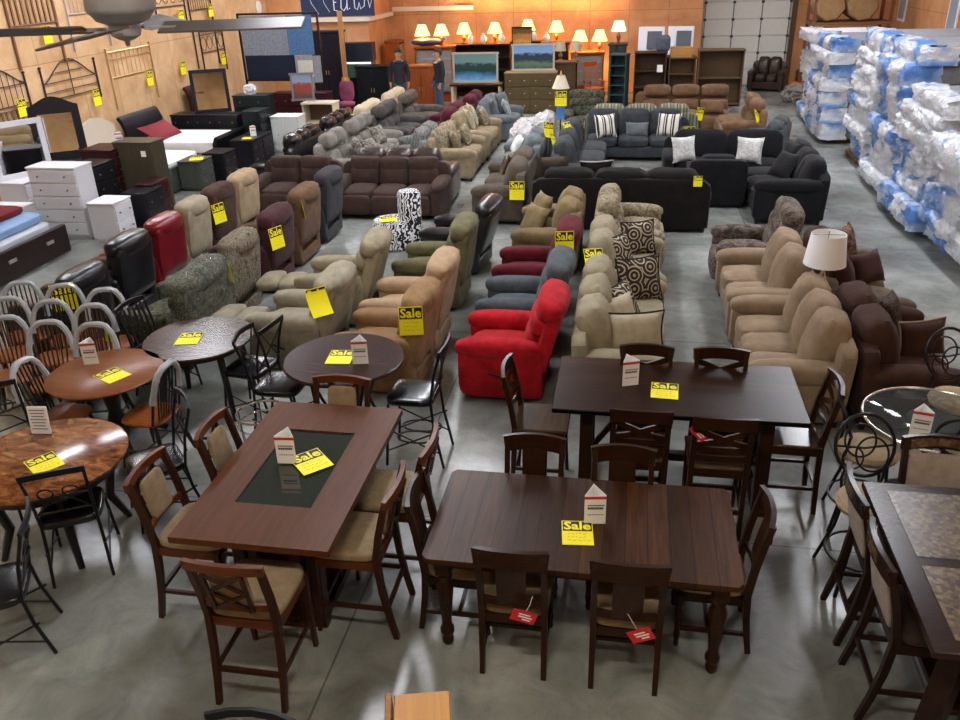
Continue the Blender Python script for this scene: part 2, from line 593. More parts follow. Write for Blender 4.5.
# ------------------------------------------------------------------ chairs
def wood_chair(label, loc, rz, style, group=None):
    st = {
        'slat': dict(w=.43, d=.46, sh=.47, th=1.0, name='dining_chair', fr=DARKW, rail=DARKX, seat=TANUP, lean=.09, sab=.05),
        'cross': dict(w=.44, d=.44, sh=.62, th=1.08, name='counter_chair', fr=DARKW, rail=DARKX, seat=DARKX, lean=.09, sab=.03),
        'pub': dict(w=.47, d=.48, sh=.64, th=1.1, name='counter_chair', fr=CHERRYZ, rail=CHERRY_LIT, seat=TANUP, lean=.1, sab=.09),
        'tile': dict(w=.47, d=.48, sh=.62, th=1.1, name='counter_chair', fr=ESPR, rail=ESPX, seat=fabric('#2e2320', '#3b2e29'), lean=.11, sab=.1),
    }[style]
    w, d, sh, th = st['w'], st['d'], st['sh'], st['th']
    y0 = d / 2 - .02
    def by(z):
        if z < sh: return y0 + st['sab'] * ((sh - z) / sh) ** 1.6
        return y0 + st['lean'] * ((z - sh) / (th - sh)) ** 1.3
    root = T(st['name'], label, 'chair', loc, rz, group)
    fr, rail = st['fr'], st['rail']
    zs = [0, sh * .3, sh * .6, sh, sh + (th - sh) * .4, sh + (th - sh) * .75, th - .01]
    x = w / 2 - .025
    for sx in (-1, 1):
        P('leg', cached((style, 'rear', sx), lambda: MB().bar([(sx * x, by(z), z) for z in zs], .036, .042, up=Y3, scales=[.85, .92, 1, 1.05, 1, .95, .9])), fr, root)
        def front():
            b = MB()
            if style == 'slat':
                b.lathe([(.014, 0), (.02, .02), (.016, .05), (.024, .1), (.018, .13), (.022, .24), (.026, .3), (.018, .32), (.027, .34), (.027, sh - .04)], 10, (sx * x, -d / 2 + .045, 0))
            else:
                b.bar([(sx * x, -d / 2 + .02, 0), (sx * x, -d / 2 + .04, sh * .5), (sx * x, -d / 2 + .04, sh - .03)], .036, .036, up=Y3, scales=[.75, .95, 1.1])
            return b
        P('leg', cached((style, 'front', sx), front), fr, root)
    def apron():
        b = MB()
        z = sh - .055
        b.span((-x, -d / 2 + .03, z - .035), (x, -d / 2 + .052, z + .03)).span((-x, y0 - .02, z - .035), (x, y0 + .005, z + .03))
        for s in (-1, 1): b.span((s * x - .011, -d / 2 + .04, z - .035), (s * x + .011, y0, z + .03))
        return b
    P('seat_frame', cached((style, 'apron'), apron), rail, root)
    if style == 'cross':
        P('seat', cached((style, 'seat'), lambda: MB().box((0, -.005, sh - .012), (w, d, .03), .01)), wood('#3a2a22', '#54412f', 'X', 3, .2), root)
    else:
        P('seat', cached((style, 'seat'), lambda: MB().cush((0, -.01, sh + .005), (w - .01, d - .01, .075), p=5, bulge=.1)), st['seat'], root)
    def stretch():
        b = MB()
        z = sh * (.36 if style != 'slat' else .3)
        b.span((-x, -.012, z), (x, .012, z + .028)) if style == 'slat' else b.span((-x, -d / 2 + .03, z - .05), (x, -d / 2 + .055, z - .015)).span((-x, by(z) - .012, z), (x, by(z) + .012, z + .03))
        for s in (-1, 1): b.bar([(s * x, -d / 2 + .04, z + .01), (s * x, by(z), z + .01)], .02, .028)
        return b
    P('stretcher', cached((style, 'stretch'), stretch), fr, root)
    # curved top rail
    hr = {'slat': .125, 'cross': .1, 'pub': .06, 'tile': .1}[style]
    bow = .035
    def rail_pts(z, half):
        return [(half * t, by(z) + bow * (1 - t * t), z + (.012 * (1 - t * t))) for t in (-1, -.66, -.33, 0, .33, .66, 1)]
    P('top_rail', cached((style, 'rail'), lambda: MB().bar(rail_pts(th - hr / 2, w / 2), .03, hr)), rail, root)
    zl = sh + .1
    zt = th - hr
    if style == 'slat':
        P('lower_rail', cached((style, 'lrail'), lambda: MB().bar(rail_pts(zl, x), .022, .045)), rail, root)
        P('splat', cached((style, 'splat'), lambda: MB().bar([(0, by(z) + bow, z) for z in (zl, (zl + zt) / 2, zt + .02)], .175, .014, up=Y3)), fr, root)
    if style == 'cross':
        for k, z in enumerate((sh + .09, sh + .17)):
            P('slat', cached((style, 'lrail', k), lambda: MB().bar(rail_pts(z, x), .018, .045)), rail, root)
        zb = sh + .2
        for s in (-1, 1):
            P('cross_bar', cached((style, 'x', s), lambda: MB().bar([(s * x * t, by(zb + (zt - zb) * (t + 1) / 2) + bow * (1 - t * t), zb + (zt - zb) * (t + 1) / 2) for t in (-1, -.5, 0, .5, 1)], .045, .018, up=Y3)), fr, root)
    if style == 'pub':
        P('lower_rail', cached((style, 'lrail'), lambda: MB().bar(rail_pts(zl, x), .022, .05)), rail, root)
        P('back_pad', cached((style, 'pad'), lambda: MB().cush((0, by((zl + zt) / 2) + .012, (zl + zt) / 2), (.23, .035, zt - zl - .01), rot=(-.16, 0, 0), p=7, bulge=.06)), TANUP, root)
        def lat():
            b = MB()
            for s in (-1, 1):
                b.bar([(s * .115, by(z) + bow + .012, z) for z in (zl, zt)], .022, .018, up=Y3)
                for a, c in ((zl, (zl + zt) / 2), ((zl + zt) / 2, zt)):
                    b.bar([(-s * .11, by(a) + bow + .016, a), (s * .11, by(c) + bow + .016, c)], .02, .014, up=Y3)
            return b
        P('lattice', cached((style, 'lat'), lat), fr, root)
    if style == 'tile':
        P('back_pad', cached((style, 'pad'), lambda: MB().cush((0, by((sh + th) / 2) + .01, (sh + .03 + zt) / 2), (w - .09, .04, zt - sh - .05), rot=(-.2, 0, 0), p=8, bulge=.05)), BLUSH, root)
        P('tile_inlay', cached((style, 'inlay'), lambda: MB().bar(rail_pts(th - hr / 2, w / 2 - .05), .036, hr * .62)), tile_mat(), root)
    return root

def windsor_chair(label, loc, rz, group=None, seat=None, wrap=True, wood_m=None, sp=None):
    root = T('bow_back_chair', label, 'chair', loc, rz, group)
    seat = seat or wood('#5f3216', '#7e4824', 'Y', 2.5, .3)
    dk = plain('#120f0e', .35)
    sp = sp or dk
    P('seat', cached('w_seat', lambda: MB().cush((0, 0, .45), (.43, .43, .045), p=3.2, bulge=.02)), seat, root)
    for sx in (-1, 1):
        for sy in (-1, 1):
            P('leg', cached(('w_leg', sx, sy), lambda: MB().tube([(sx * .22, sy * .22, 0), (sx * .195, sy * .195, .14), (sx * .165, sy * .165, .3), (sx * .14, sy * .14, .44)], .018, 8, scales=[.65, 1.15, 1.1, .8])), dk, root)
    P('stretcher', cached('w_str', lambda: MB().tube([(-.19, -.19, .17), (-.19, .19, .17)], .01).tube([(.19, -.19, .17), (.19, .19, .17)], .01).tube([(-.19, 0, .17), (.19, 0, .17)], .011)), dk, root)
    def hp(n=14, k=1.0):
        out = []
        for i in range(n + 1):
            a = PI * i / n
            c, s_ = math.cos(a), math.sin(a)
            z = .47 + .5 * abs(s_) ** .62
            out.append((.2 * math.copysign(abs(c) ** .7, c), .165 + .11 * (z - .47) / .5, z))
        return out
    P('hoop', cached('w_hoop', lambda: MB().tube(hp(), .013, 7)), dk, root)
    def sp_(i):
        x = -.13 + .26 * i / 6
        zt = .47 + .5 * (1 - (abs(x) / .2) ** 2.85) ** .43 - .02
        return MB().tube([(x * .8, .165, .47), (x, .165 + .11 * .5, .47 + (zt - .47) * .5), (x, .165 + .11 * (zt - .47) / .5, zt)], .0085, 5)
    for i in range(7):
        P('spindle', cached(('w_sp', i), lambda: sp_(i)), sp, root)
    if wrap:
        def wr():
            b = MB(); r = random.Random(2)
            pts = hp(26)[2:-2]
            return b.tube([(x, y + r.uniform(-.004, .004), z + r.uniform(-.003, .003)) for x, y, z in pts], .026, 7, scales=[r.uniform(.9, 1.25) for _ in pts])
        P('plastic_wrap', cached('w_wrap', wr), PLASTIC, root)
    return root

def metal_chair(label, loc, rz, sh=.47, style='scroll', group=None, name='metal_chair'):
    root = T(name, label, 'chair', loc, rz, group)
    th = sh + .48
    k = (sh, style)
    for sx in (-1, 1):
        P('leg', cached(k + ('rl', sx), lambda: MB().tube([(sx * .2, .27, 0), (sx * .19, .2, sh * .6), (sx * .185, .18, sh), (sx * .19, .22, sh + .25), (sx * .2, .29, th)], .0125, 7)), IRON, root)
        P('leg', cached(k + ('fl', sx), lambda: MB().tube([(sx * .21, -.24, 0), (sx * .19, -.19, sh - .02)], .0125, 7)), IRON, root)
    P('seat', cached(k + ('seat',), lambda: MB().cush((0, -.01, sh), (.43, .42, .075), p=5, bulge=.12)), VINYL, root)
    P('top_rail', cached(k + ('tr',), lambda: MB().bar([(.21 * t, .285 + .03 * (1 - t * t), th - .005 + .02 * (1 - t * t)) for t in (-1, -.5, 0, .5, 1)], .018, .045)), IRON, root)
    def deco():
        b = MB()
        def yy(z): return .18 + .11 * ((z - sh) / .48) ** 1.3 + .015
        if style == 'scroll':
            for sx in (-1, 1):
                b.tube([(sx * (.03 + .05 * (1 + math.cos(a))), yy(th - .17 + .05 * math.sin(a)), th - .17 + .045 * math.sin(a)) for a in [2 * PI * i / 12 for i in range(12)]], .007, 5, True)
                b.tube([(sx * .18, yy(sh + .12), sh + .12), (sx * .09, yy(sh + .22), sh + .22), (0, yy(sh + .26), sh + .26)], .007, 5)
            for z in (sh + .13, sh + .27): b.tube([(-.185, yy(z), z), (.185, yy(z), z)], .008, 5)
        elif style == 'cross':
            for s in (-1, 1):
                b.tube([(-s * .185, yy(sh + .06), sh + .06), (s * .19, yy(th - .02), th - .02)], .009, 5)
        elif style == 'slats':
            for i in range(6):
                x = -.15 + .06 * i
                b.bar([(x, yy(sh + .05), sh + .05), (x, yy(th - .03), th - .03)], .022, .01, up=Y3)
            b.tube([(-.185, yy(sh + .06), sh + .06), (.185, yy(sh + .06), sh + .06)], .009, 5)
        return b
    P('back_frame', cached(k + ('deco',), deco), IRON, root)
    def st():
        b = MB()
        z = sh * .38
        if sh > .55:
            for s in (-1, 1):
                b.tube([(s * .1 + .1 * math.cos(a), .02 + .2 * math.sin(a) * .9, z) for a in [2 * PI * i / 16 for i in range(16)]], .008, 5, True)
            b.tube([(-.2, -.215, z), (.2, -.215, z)], .009, 5)
        for s in (-1, 1):
            b.tube([(s * .2, -.225, z * .6), (s * .195, .235, z * 1.5)], .008, 5).tube([(s * .2, .25, z * .6), (s * .195, -.21, z * 1.5)], .008, 5)
        return b
    P('stretcher', cached(k + ('st',), st), IRON, root)
    return root

# ------------------------------------------------------------------ upholstered seating
def recliner(label, loc, rz, m, W=.88, H=1.03, tilt=.16, foot=0.0, name='recliner', group=None, legs=None, wrap=None, panel=None):
    root = T(name, label, 'recliner', loc, rz, group)
    k = (round(W, 2), round(H, 2), round(tilt, 2), foot)
    aw = .19
    iw = W - 2 * aw
    dark = plain('#0e0d0d', .7)
    P('base', cached(('rbase', W), lambda: MB().box((0, .04, .13), (W - .1, .7, .18), .02)), dark if foot else m, root)
    P('seat', cached(('rseat', W, foot), lambda: MB().cush((0, -.07, .41), (iw + .04, .66, .22), p=4, bulge=.12, jit=.004)), m, root)
    if foot:
        P('footrest', cached(('rfoot', W, foot), lambda: MB().cush((0, -.62, .44), (iw + .02, .3, .13), rot=(.05, 0, 0), bulge=.12).cush((0, -.9, .45), (iw + .02, .3, .13), rot=(.08, 0, 0), bulge=.15)), m, root)
        P('footrest_linkage', cached(('rlink', W), lambda: MB().bar([(-.2, -.3, .25), (-.2, -.62, .36), (-.2, -.95, .38)], .015, .03).bar([(.2, -.3, .25), (.2, -.62, .36), (.2, -.95, .38)], .015, .03)), IRON, root)
    else:
        P('footrest', cached(('rfoot', W, 0), lambda: MB().cush((0, -.42, .27), (iw + .02, .13, .36), p=5, bulge=.18)), m, root)
    for s in (-1, 1):
        def arm():
            b = MB()
            x = s * (W / 2 - aw / 2)
            b.cush((x, -.03, .33), (aw - .02, .84, .56), p=7, bulge=.04, thin=0)
            b.cush((x, -.05, .57), (aw + .03, .86, .17), p=3.5, bulge=.12, thin=2)
            return b
        P('arm', cached(('rarm', W, s), arm), m, root)
    ya, za = .3, .36
    L = H - .34
    def pt(y, z):   # point in the back's own tilted frame
        c, s = math.cos(tilt), math.sin(tilt)
        return (0, ya + y * c + z * s, za + z * c - y * s)
    def shell():
        b = MB()
        b.cush(pt(.05, L / 2 - .04), (W - .1, .16, L), rot=(-tilt, 0, 0), p=8, bulge=.03, thin=1)
        return b
    P('backrest', cached(('rback',) + k, shell), panel or m, root)
    def pads():
        b = MB()
        b.cush(pt(-.07, L * .34), (iw + .1, .17, L * .42), rot=(-tilt, 0, 0), p=4, bulge=.2, thin=1)
        b.cush(pt(-.05, L * .62), (W - .16, .2, L * .34), rot=(-tilt, 0, 0), p=3.6, bulge=.18, thin=1)
        return b
    P('lumbar_cushion', cached(('rpads',) + k, pads), m, root)
    P('headrest', cached(('rhead',) + k, lambda: MB().cush(pt(.0, L * .87), (W - .08, .26, .25), rot=(-tilt, 0, 0), p=3.5, bulge=.12, thin=1, jit=.006)), m, root)
    P('lever', cached(('rlev', W), lambda: MB().tube([(W / 2 + .005, -.02, .3), (W / 2 + .03, -.05, .33), (W / 2 + .03, -.14, .36)], .012, 6)), dark, root)
    if wrap:
        P('plastic_wrap', cached(('rwrap',) + k, lambda: MB().cush(pt(.03, L * .55), (W + .02, .42, L * 1.05), rot=(-tilt, 0, 0), p=5, bulge=.06, thin=1, n=12, jit=.016, seed=4), flat=True), wrap, root)
    return root

def sofa_parts(root, W, n, m, off=(0, 0), rz=0, arms='LR', D=.95, H=.92, style='cush', arm_h=.6, armw=.2, back_m=None, seat_m=None, jit=.006, arm_m=None, fresh=True):
    """adds sofa pieces under root; local front is -Y"""
    back_m = back_m or m; seat_m = seat_m or m; arm_m = arm_m or m
    def put(name, key, fn, mt):
        P(name, cached(key, fn), mt, root, (off[0], off[1], 0), (0, 0, rz))
    hy = D / 2
    xl = -W / 2 + (armw if 'L' in arms else .01)
    xr = W / 2 - (armw if 'R' in arms else .01)
    iw = xr - xl
    k = (round(W, 2), n, arms, round(D, 2), round(H, 2), style, round(armw, 2))
    put('base', ('sbase',) + k, lambda: MB().box((0, .02, .19), (W - .04, D - .1, .22), .02), m)
    for sx in (-1, 1):
        for sy in (-1, 1):
            put('foot', ('sfoot', W, D, sx, sy), lambda: MB().box((sx * (W / 2 - .09), sy * (hy - .1), .045), (.06, .06, .09), taper=.75), BLK)
    put('back_frame', ('sback',) + k, lambda: MB().cush((0, hy - .085, (H - .2) / 2 + .08), (W - .03, .17, H - .24 + (.14 if style == 'tight' or H < .935 else 0)), rot=(-.05, 0, 0), p=9, bulge=.02, thin=1), m)
    for side, s in (('L', -1), ('R', 1)):
        if side in arms:
            def arm():
                b = MB()
                x = s * (W / 2 - armw / 2)
                b.cush((x, -.01, arm_h / 2 + .02), (armw - .02, D - .06, arm_h - .08), p=9, bulge=.02, thin=0)
                if style != 'tight':
                    b.cush((x, -.02, arm_h - .06), (armw + .05, D - .03, .19), p=3.2, bulge=.1, thin=2)
                else:
                    b.cush((x, -.01, arm_h - .06), (armw, D - .05, .12), p=8, bulge=.02, thin=2)
                return b
            put('arm', ('sarm', side) + k + (arm_h,), arm, arm_m)
    c = iw / n
    for i in range(n):
        x = xl + c * (i + .5)
        sk = k + (i,)
        put('seat_cushion', ('sseat',) + sk, lambda: MB().cush((x, -.09, .39), (c - .01, D - .26, .21), p=4.5, bulge=.12, jit=jit, seed=i), seat_m)
        def back():
            b = MB()
            if style == 'recl':
                b.cush((x, hy - .23, .58), (c - .02, .22, .3), rot=(-.2, 0, 0), p=4, bulge=.2, thin=1, seed=i)
                b.cush((x, hy - .17, H - .12), (c - .015, .26, .3), rot=(-.2, 0, 0), p=3.4, bulge=.14, thin=1, jit=jit, seed=i)
            elif style == 'flat':
                b.cush((x, hy - .2, .6), (c - .008, .22, .34), rot=(-.14, 0, 0), p=7, bulge=.22, thin=1, seed=i)
                b.cush((x, hy - .15, H - .12), (c - .004, .26, .26), rot=(-.14, 0, 0), p=6, bulge=.14, thin=1, jit=jit, seed=i)
            elif style == 'tight':
                b.cush((x, hy - .24, .64), (c - .015, .2, H - .42), rot=(-.18, 0, 0), p=6, bulge=.1, thin=1, seed=i)
            else:
                b.cush((x, hy - .21, .69), (c + .015, .27, H - .33), rot=(-.24, 0, (i % 2 - .5) * .06), p=4.6, bulge=.2, thin=1, jit=jit * 1.8, seed=i + 3)
            return b
        put('back_cushion', ('sbk',) + sk, back, back_m)
        if style in ('recl', 'flat'):
            put('footrest', ('sfr',) + sk, lambda: MB().cush((x, -hy + .05, .26), (c - .02, .12, .34), p=5, bulge=.16), m)

def sofa(label, loc, rz, W, n, m, name='sofa', cat='sofa', group=None, **k):
    root = T(name, label, cat, loc, rz, group)
    sofa_parts(root, W, n, m, **k)
    return root

# ------------------------------------------------------------------ case goods
def chest(label, loc, rz, W, D, H, rows, cols, m, knob=None, name='chest_of_drawers', cat='chest', group=None, foot=.06, top_m=None):
    root = T(name, label, cat, loc, rz, group)
    k = (W, D, H, rows, cols)
    knob = knob or plain('#8d8d90', .3, .9)
    P('body', cached(('cbody',) + k, lambda: MB().span((-W / 2, -D / 2, foot), (W / 2, D / 2, H - .03))), m, root)
    P('top', cached(('ctop',) + k, lambda: MB().box((0, -.005, H - .015), (W + .03, D + .03, .03), .008)), top_m or m, root)
    P('plinth', cached(('cpl',) + k, lambda: MB().span((-W / 2 + .03, -D / 2 + .03, 0), (W / 2 - .03, D / 2 - .02, foot))), m, root)
    hh = (H - .05 - foot) / rows
    for r in range(rows):
        for c in range(cols):
            w = W / cols
            x = -W / 2 + w * (c + .5); z = foot + .01 + hh * (r + .5)
            d = P('drawer', cached(('cdr', round(w, 3), round(hh, 3)), lambda: MB().box((0, 0, 0), (w - .025, .022, hh - .02), .006)), m, root, (x, -D / 2 - .009, z))
            P('knob', cached(('ckn', round(w, 3)), lambda: MB().lathe([(.008, 0), (.009, .012), (.016, .018), (.014, .026)], 8, (0, 0, 0)) if w < .5 else MB().lathe([(.008, 0), (.009, .012), (.016, .018), (.014, .026)], 8, (-w * .28, 0, 0)).lathe([(.008, 0), (.009, .012), (.016, .018), (.014, .026)], 8, (w * .28, 0, 0))), knob, d, (0, -.011, 0), (PI / 2, 0, 0))
    return root

def bookcase(label, loc, rz, W, D, H, n, m, name='bookcase', cat='bookcase', back_m=None):
    root = T(name, label, cat, loc, rz)
    k = (W, D, H, n)
    P('side_panel', cached(('bs',) + k, lambda: MB().span((-W / 2, -D / 2, 0), (-W / 2 + .03, D / 2, H))), m, root)
    P('side_panel', cached(('bs',) + k, lambda: None), m, root, (W - .03, 0, 0))
    P('back_panel', cached(('bb',) + k, lambda: MB().span((-W / 2 + .03, D / 2 - .02, 0), (W / 2 - .03, D / 2, H))), back_m or m, root)
    P('top', cached(('bt',) + k, lambda: MB().box((0, 0, H + .015), (W + .04, D + .03, .04), .006)), m, root)
    for i in range(n):
        P('shelf', cached(('bsh',) + k, lambda: MB().span((-W / 2 + .03, -D / 2 + .01, 0), (W / 2 - .03, D / 2 - .02, .025))), m, root, (0, 0, .05 + i * (H - .08) / n))
    return root

def mirror(label, loc, rz, W, H, m, arch=0.0, fw=.1, lean=0.0):
    root = T('dresser_mirror', label, 'mirror', loc, rz)
    def fr():
        b = MB(); bm = b.bm
        n = 12
        def outline(w, h, z0, a):
            pts = [(-w / 2, z0), (w / 2, z0)]
            top = [(w / 2 - w * i / n, z0 + h + a * math.sin(PI * i / n) ** 1.5) for i in range(n + 1)]
            return pts + top
        A = outline(W, H, 0, arch); B_ = outline(W - 2 * fw, H - 2 * fw, fw, 0)
        fo = [bm.verts.new((x, -.02, z)) for x, z in A]; fi = [bm.verts.new((x, -.02, z)) for x, z in B_]
        bo = [bm.verts.new((x, .02, z)) for x, z in A]; bi = [bm.verts.new((x, .02, z)) for x, z in B_]
        N = len(A)
        for i in range(N):
            j = (i + 1) % N
            bm.faces.new((fo[i], fo[j], fi[j], fi[i])); bm.faces.new((bo[j], bo[i], bi[i], bi[j]))
            bm.faces.new((fo[j], fo[i], bo[i], bo[j])); bm.faces.new((fi[i], fi[j], bi[j], bi[i]))
        return b
    P('frame', fr().mesh('frame', flat=True), m, root, rot=(-lean, 0, 0))
    P('mirror_glass', MB().box((0, .005, H / 2), (W - 1.9 * fw, .01, H - 1.9 * fw)), plain('#dfe3e4', .03, 1), root, rot=(-lean, 0, 0))
    return root

def table_lamp(label, loc, shade_h=.27, r0=.19, r1=.13, base_h=.36, m=None, lit=0.0, shade=None, group=None, name='table_lamp', energy=0, rz=0):
    root = T(name, label, 'lamp', loc, rz, group)
    m = m or plain('#4a2d18', .35)
    P('base', cached(('lb', base_h), lambda: MB().lathe([(.08, 0), (.085, .02), (.03, .04), (.035, .07), (.07, base_h * .45), (.06, base_h * .6), (.02, base_h * .8), (.012, base_h + .03)], 14)), m, root)
    sm = shade or plain('#fff2d0', .8)
    P('lamp_shade', cached(('ls', shade_h, r0, r1), lambda: MB().lathe([(r0, base_h - .03), (r1, base_h - .03 + shade_h), (r1 - .006, base_h - .03 + shade_h), (r0 - .006, base_h - .03)], 20, cap=False)), sm, root)
    P('finial', cached(('lf', base_h, shade_h), lambda: MB().tube([(0, 0, base_h - .02), (0, 0, base_h + shade_h)], .006, 6).box((0, 0, base_h + shade_h - .04), (2 * r1 - .01, .006, .006))), plain('#a08850', .3, 1), root)
    if lit:
        P('bulb', cached(('lbulb', base_h), lambda: MB().lathe([(.012, base_h + .02), (.035, base_h + .07), (.035, base_h + .1), (.015, base_h + .13)], 10)), plain('#ffdca0', .5, 0, lit * 4), root)
    if energy:
        ld = bpy.data.lights.new('bulb light', 'POINT')
        ld.energy = energy; ld.color = (1, .62, .22); ld.shadow_soft_size = .06
        lo = bpy.data.objects.new('bulb_light', ld); C.objects.link(lo)
        lo.parent = root; lo.location = (0, 0, base_h + .18)
    return root

def framed_art(label, loc, rot, W, H, pic, frame=None):
    root = T('framed_painting', label, 'painting', loc, 0)
    root.rotation_euler = rot
    P('canvas', MB().box((0, 0, 0), (W, .02, H)), pic, root)
    f = .05
    fm = MB().box((0, -.008, H / 2), (W + 2 * f, .05, f)).box((0, -.008, -H / 2), (W + 2 * f, .05, f)).box((-W / 2, -.008, 0), (f, .05, H)).box((W / 2, -.008, 0), (f, .05, H))
    P('frame', fm, frame or plain('#b9b3a8', .4), root)
    return root
# ------------------------------------------------------------------ camera
cam = bpy.data.cameras.new('camera')
cam.sensor_width = 36; cam.lens = 822 / 960 * 36; cam.clip_end = 200
co = bpy.data.objects.new('camera', cam); C.objects.link(co)
TH, RO, YAW = .4532, .0322, .187
co.location = (0, 0, 4.0)
co.rotation_euler = (Matrix.Rotation(YAW, 3, 'Z') @ Matrix.Rotation(PI / 2 - TH, 3, 'X') @ Matrix.Rotation(-RO, 3, 'Z')).to_euler()
bpy.context.scene.camera = co

# ------------------------------------------------------------------ setting
def floor_mat():
    m, nt, b = newmat('polished concrete')
    v = coords(nt)
    n1 = noise(nt, v, .5, 3, .5, .4)
    c = ramp(nt, n1, [(.3, '#64645e'), (.5, '#8d908b'), (.7, '#b8bab4')])
    n2 = noise(nt, v, 3.2, 7, .68, .6)
    c2 = ramp(nt, n2, [(.3, '#6d6a63'), (.68, '#ffffff')])
    mx = nt.nodes.new('ShaderNodeMix'); mx.data_type = 'RGBA'; mx.blend_type = 'MULTIPLY'; mx.inputs['Factor'].default_value = .5
    nt.links.new(c, mx.inputs['A']); nt.links.new(c2, mx.inputs['B'])
    br = nt.nodes.new('ShaderNodeTexBrick')
    br.offset = 0
    br.inputs['Color1'].default_value = br.inputs['Color2'].default_value = (1, 1, 1, 1)
    br.inputs['Mortar'].default_value = (.5, .5, .5, 1)
    br.inputs['Scale'].default_value = 1
    br.inputs['Brick Width'].default_value = 3.6
    br.inputs['Row Height'].default_value = 3.6
    br.inputs['Mortar Size'].default_value = .008
    mp = nt.nodes.new('ShaderNodeMapping'); mp.inputs['Location'].default_value = (1.7, 2.0, 0)
    nt.links.new(v, mp.inputs['Vector']); nt.links.new(mp.outputs[0], br.inputs['Vector'])
    m2 = nt.nodes.new('ShaderNodeMix'); m2.data_type = 'RGBA'; m2.blend_type = 'MULTIPLY'; m2.inputs['Factor'].default_value = 1
    nt.links.new(mx.outputs['Result'], m2.inputs['A']); nt.links.new(br.outputs['Color'], m2.inputs['B'])
    nt.links.new(m2.outputs['Result'], b.inputs['Base Color'])
    rr = nt.nodes.new('ShaderNodeMapRange'); rr.inputs['To Min'].default_value = .16; rr.inputs['To Max'].default_value = .36
    b.inputs['Roughness'].default_value = .27
    b.inputs['Specular IOR Level'].default_value = .55
    return m

def osb_mat(c1, c2, c3):
    m, nt, b = newmat('wood sheet wall ' + c1)
    v = coords(nt)
    n1 = noise(nt, v, 1.3, 5, .65, .5)
    c = ramp(nt, n1, [(.3, c1), (.5, c2), (.7, c3)])
    br = nt.nodes.new('ShaderNodeTexBrick'); br.offset = 0
    br.inputs['Color1'].default_value = (1, 1, 1, 1); br.inputs['Color2'].default_value = (.93, .92, .9, 1)
    br.inputs['Mortar'].default_value = (.55, .5, .45, 1)
    br.inputs['Scale'].default_value = 1; br.inputs['Brick Width'].default_value = 1.22; br.inputs['Row Height'].default_value = 2.44
    br.inputs['Mortar Size'].default_value = .008
    sx = nt.nodes.new('ShaderNodeSeparateXYZ'); cb = nt.nodes.new('ShaderNodeCombineXYZ')
    tc = nt.nodes.new('ShaderNodeTexCoord'); nt.links.new(tc.outputs['Object'], sx.inputs[0])
    ad = nt.nodes.new('ShaderNodeMath'); ad.operation = 'ADD'
    nt.links.new(sx.outputs['X'], ad.inputs[0]); nt.links.new(sx.outputs['Y'], ad.inputs[1])
    nt.links.new(ad.outputs[0], cb.inputs['X']); nt.links.new(sx.outputs['Z'], cb.inputs['Y'])
    nt.links.new(cb.outputs[0], br.inputs['Vector'])
    mx = nt.nodes.new('ShaderNodeMix'); mx.data_type = 'RGBA'; mx.blend_type = 'MULTIPLY'; mx.inputs['Factor'].default_value = 1
    nt.links.new(c, mx.inputs['A']); nt.links.new(br.outputs['Color'], mx.inputs['B'])
    nt.links.new(mx.outputs['Result'], b.inputs['Base Color'])
    b.inputs['Roughness'].default_value = .75
    return m

OSB = osb_mat('#b58b60', '#c9a175', '#d8b68d')
OSB2 = osb_mat('#bd8052', '#cd9262', '#dba476')
WX, EX, BY, CZ = -11.2, 7.6, 29.6, 5.8
S('floor', MB().span((WX - .2, -2, -.2), (EX + .2, BY + .2, 0)), floor_mat())
S('wall_left', MB().span((WX - .2, -2, 0), (WX, 25.8, CZ)), OSB)
S('wall_back', MB().span((-8, 28.3, 0), (2.0, BY + .2, CZ)).span((4.85, BY, 0), (EX, BY + .2, CZ)).span((2.1, BY, 4.6), (4.85, BY + .2, CZ)), OSB2)
S('wall_right', MB().span((EX, -2, 0), (EX + .2, BY + .2, CZ)), OSB2)
S('wall_back_left', MB().span((WX - .2, 25.8, 0), (-8, 26, CZ)), OSB2)
S('wall_return', MB().span((-8.2, 26, 0), (-8, BY + .2, CZ)), OSB2)
S('wall_front', MB().span((WX - .2, -2.2, 0), (EX + .2, -2, CZ)), OSB)
S('ceiling', MB().span((WX - .2, -2.2, CZ), (EX + .2, BY + .2, CZ + .2)), plain('#98948d', .8))
# ledge trims over the alcove
S('trim_1', MB().span((WX, 25.68, 2.43), (-7.9, 25.8, 2.55)), plain('#e4d6c4', .6))
S('trim_2', MB().span((-8, 25.7, 2.43), (-7.88, 28.3, 2.55)), plain('#e4d6c4', .6))
S('trim_3', MB().span((-7.88, 28.2, 2.55), (-5.2, 28.3, 2.68)), plain('#e6dccb', .6))

# overhead door: sectional panels in tracks
door = S('door_1', MB().span((2.1, BY + .02, 0), (4.85, BY + .1, 4.6)), plain('#cfd0c8', .5))
for i in range(9):
    S('door_panel', MB().box((3.475, BY + .005, .26 + .51 * i), (2.7, .05, .5), .012), plain('#e6e6dc', .5), parent=door)
for x in (2.17, 3.05, 3.93, 4.78):
    S('door_rail', MB().span((x - .015, BY - .05, 0), (x + .015, BY - .02, 4.6)), plain('#77787a', .5), parent=door)
    for i in range(9):
        S('door_hinge', MB().box((x, BY - .06, .51 * i + .5), (.09, .03, .07)), plain('#3a3a3c', .5), parent=door)
S('trim_4', MB().span((1.98, BY - .06, 0), (2.1, BY, 4.7)).span((4.85, BY - .06, 0), (5.0, BY, 4.7)), plain('#5c3c22', .6))
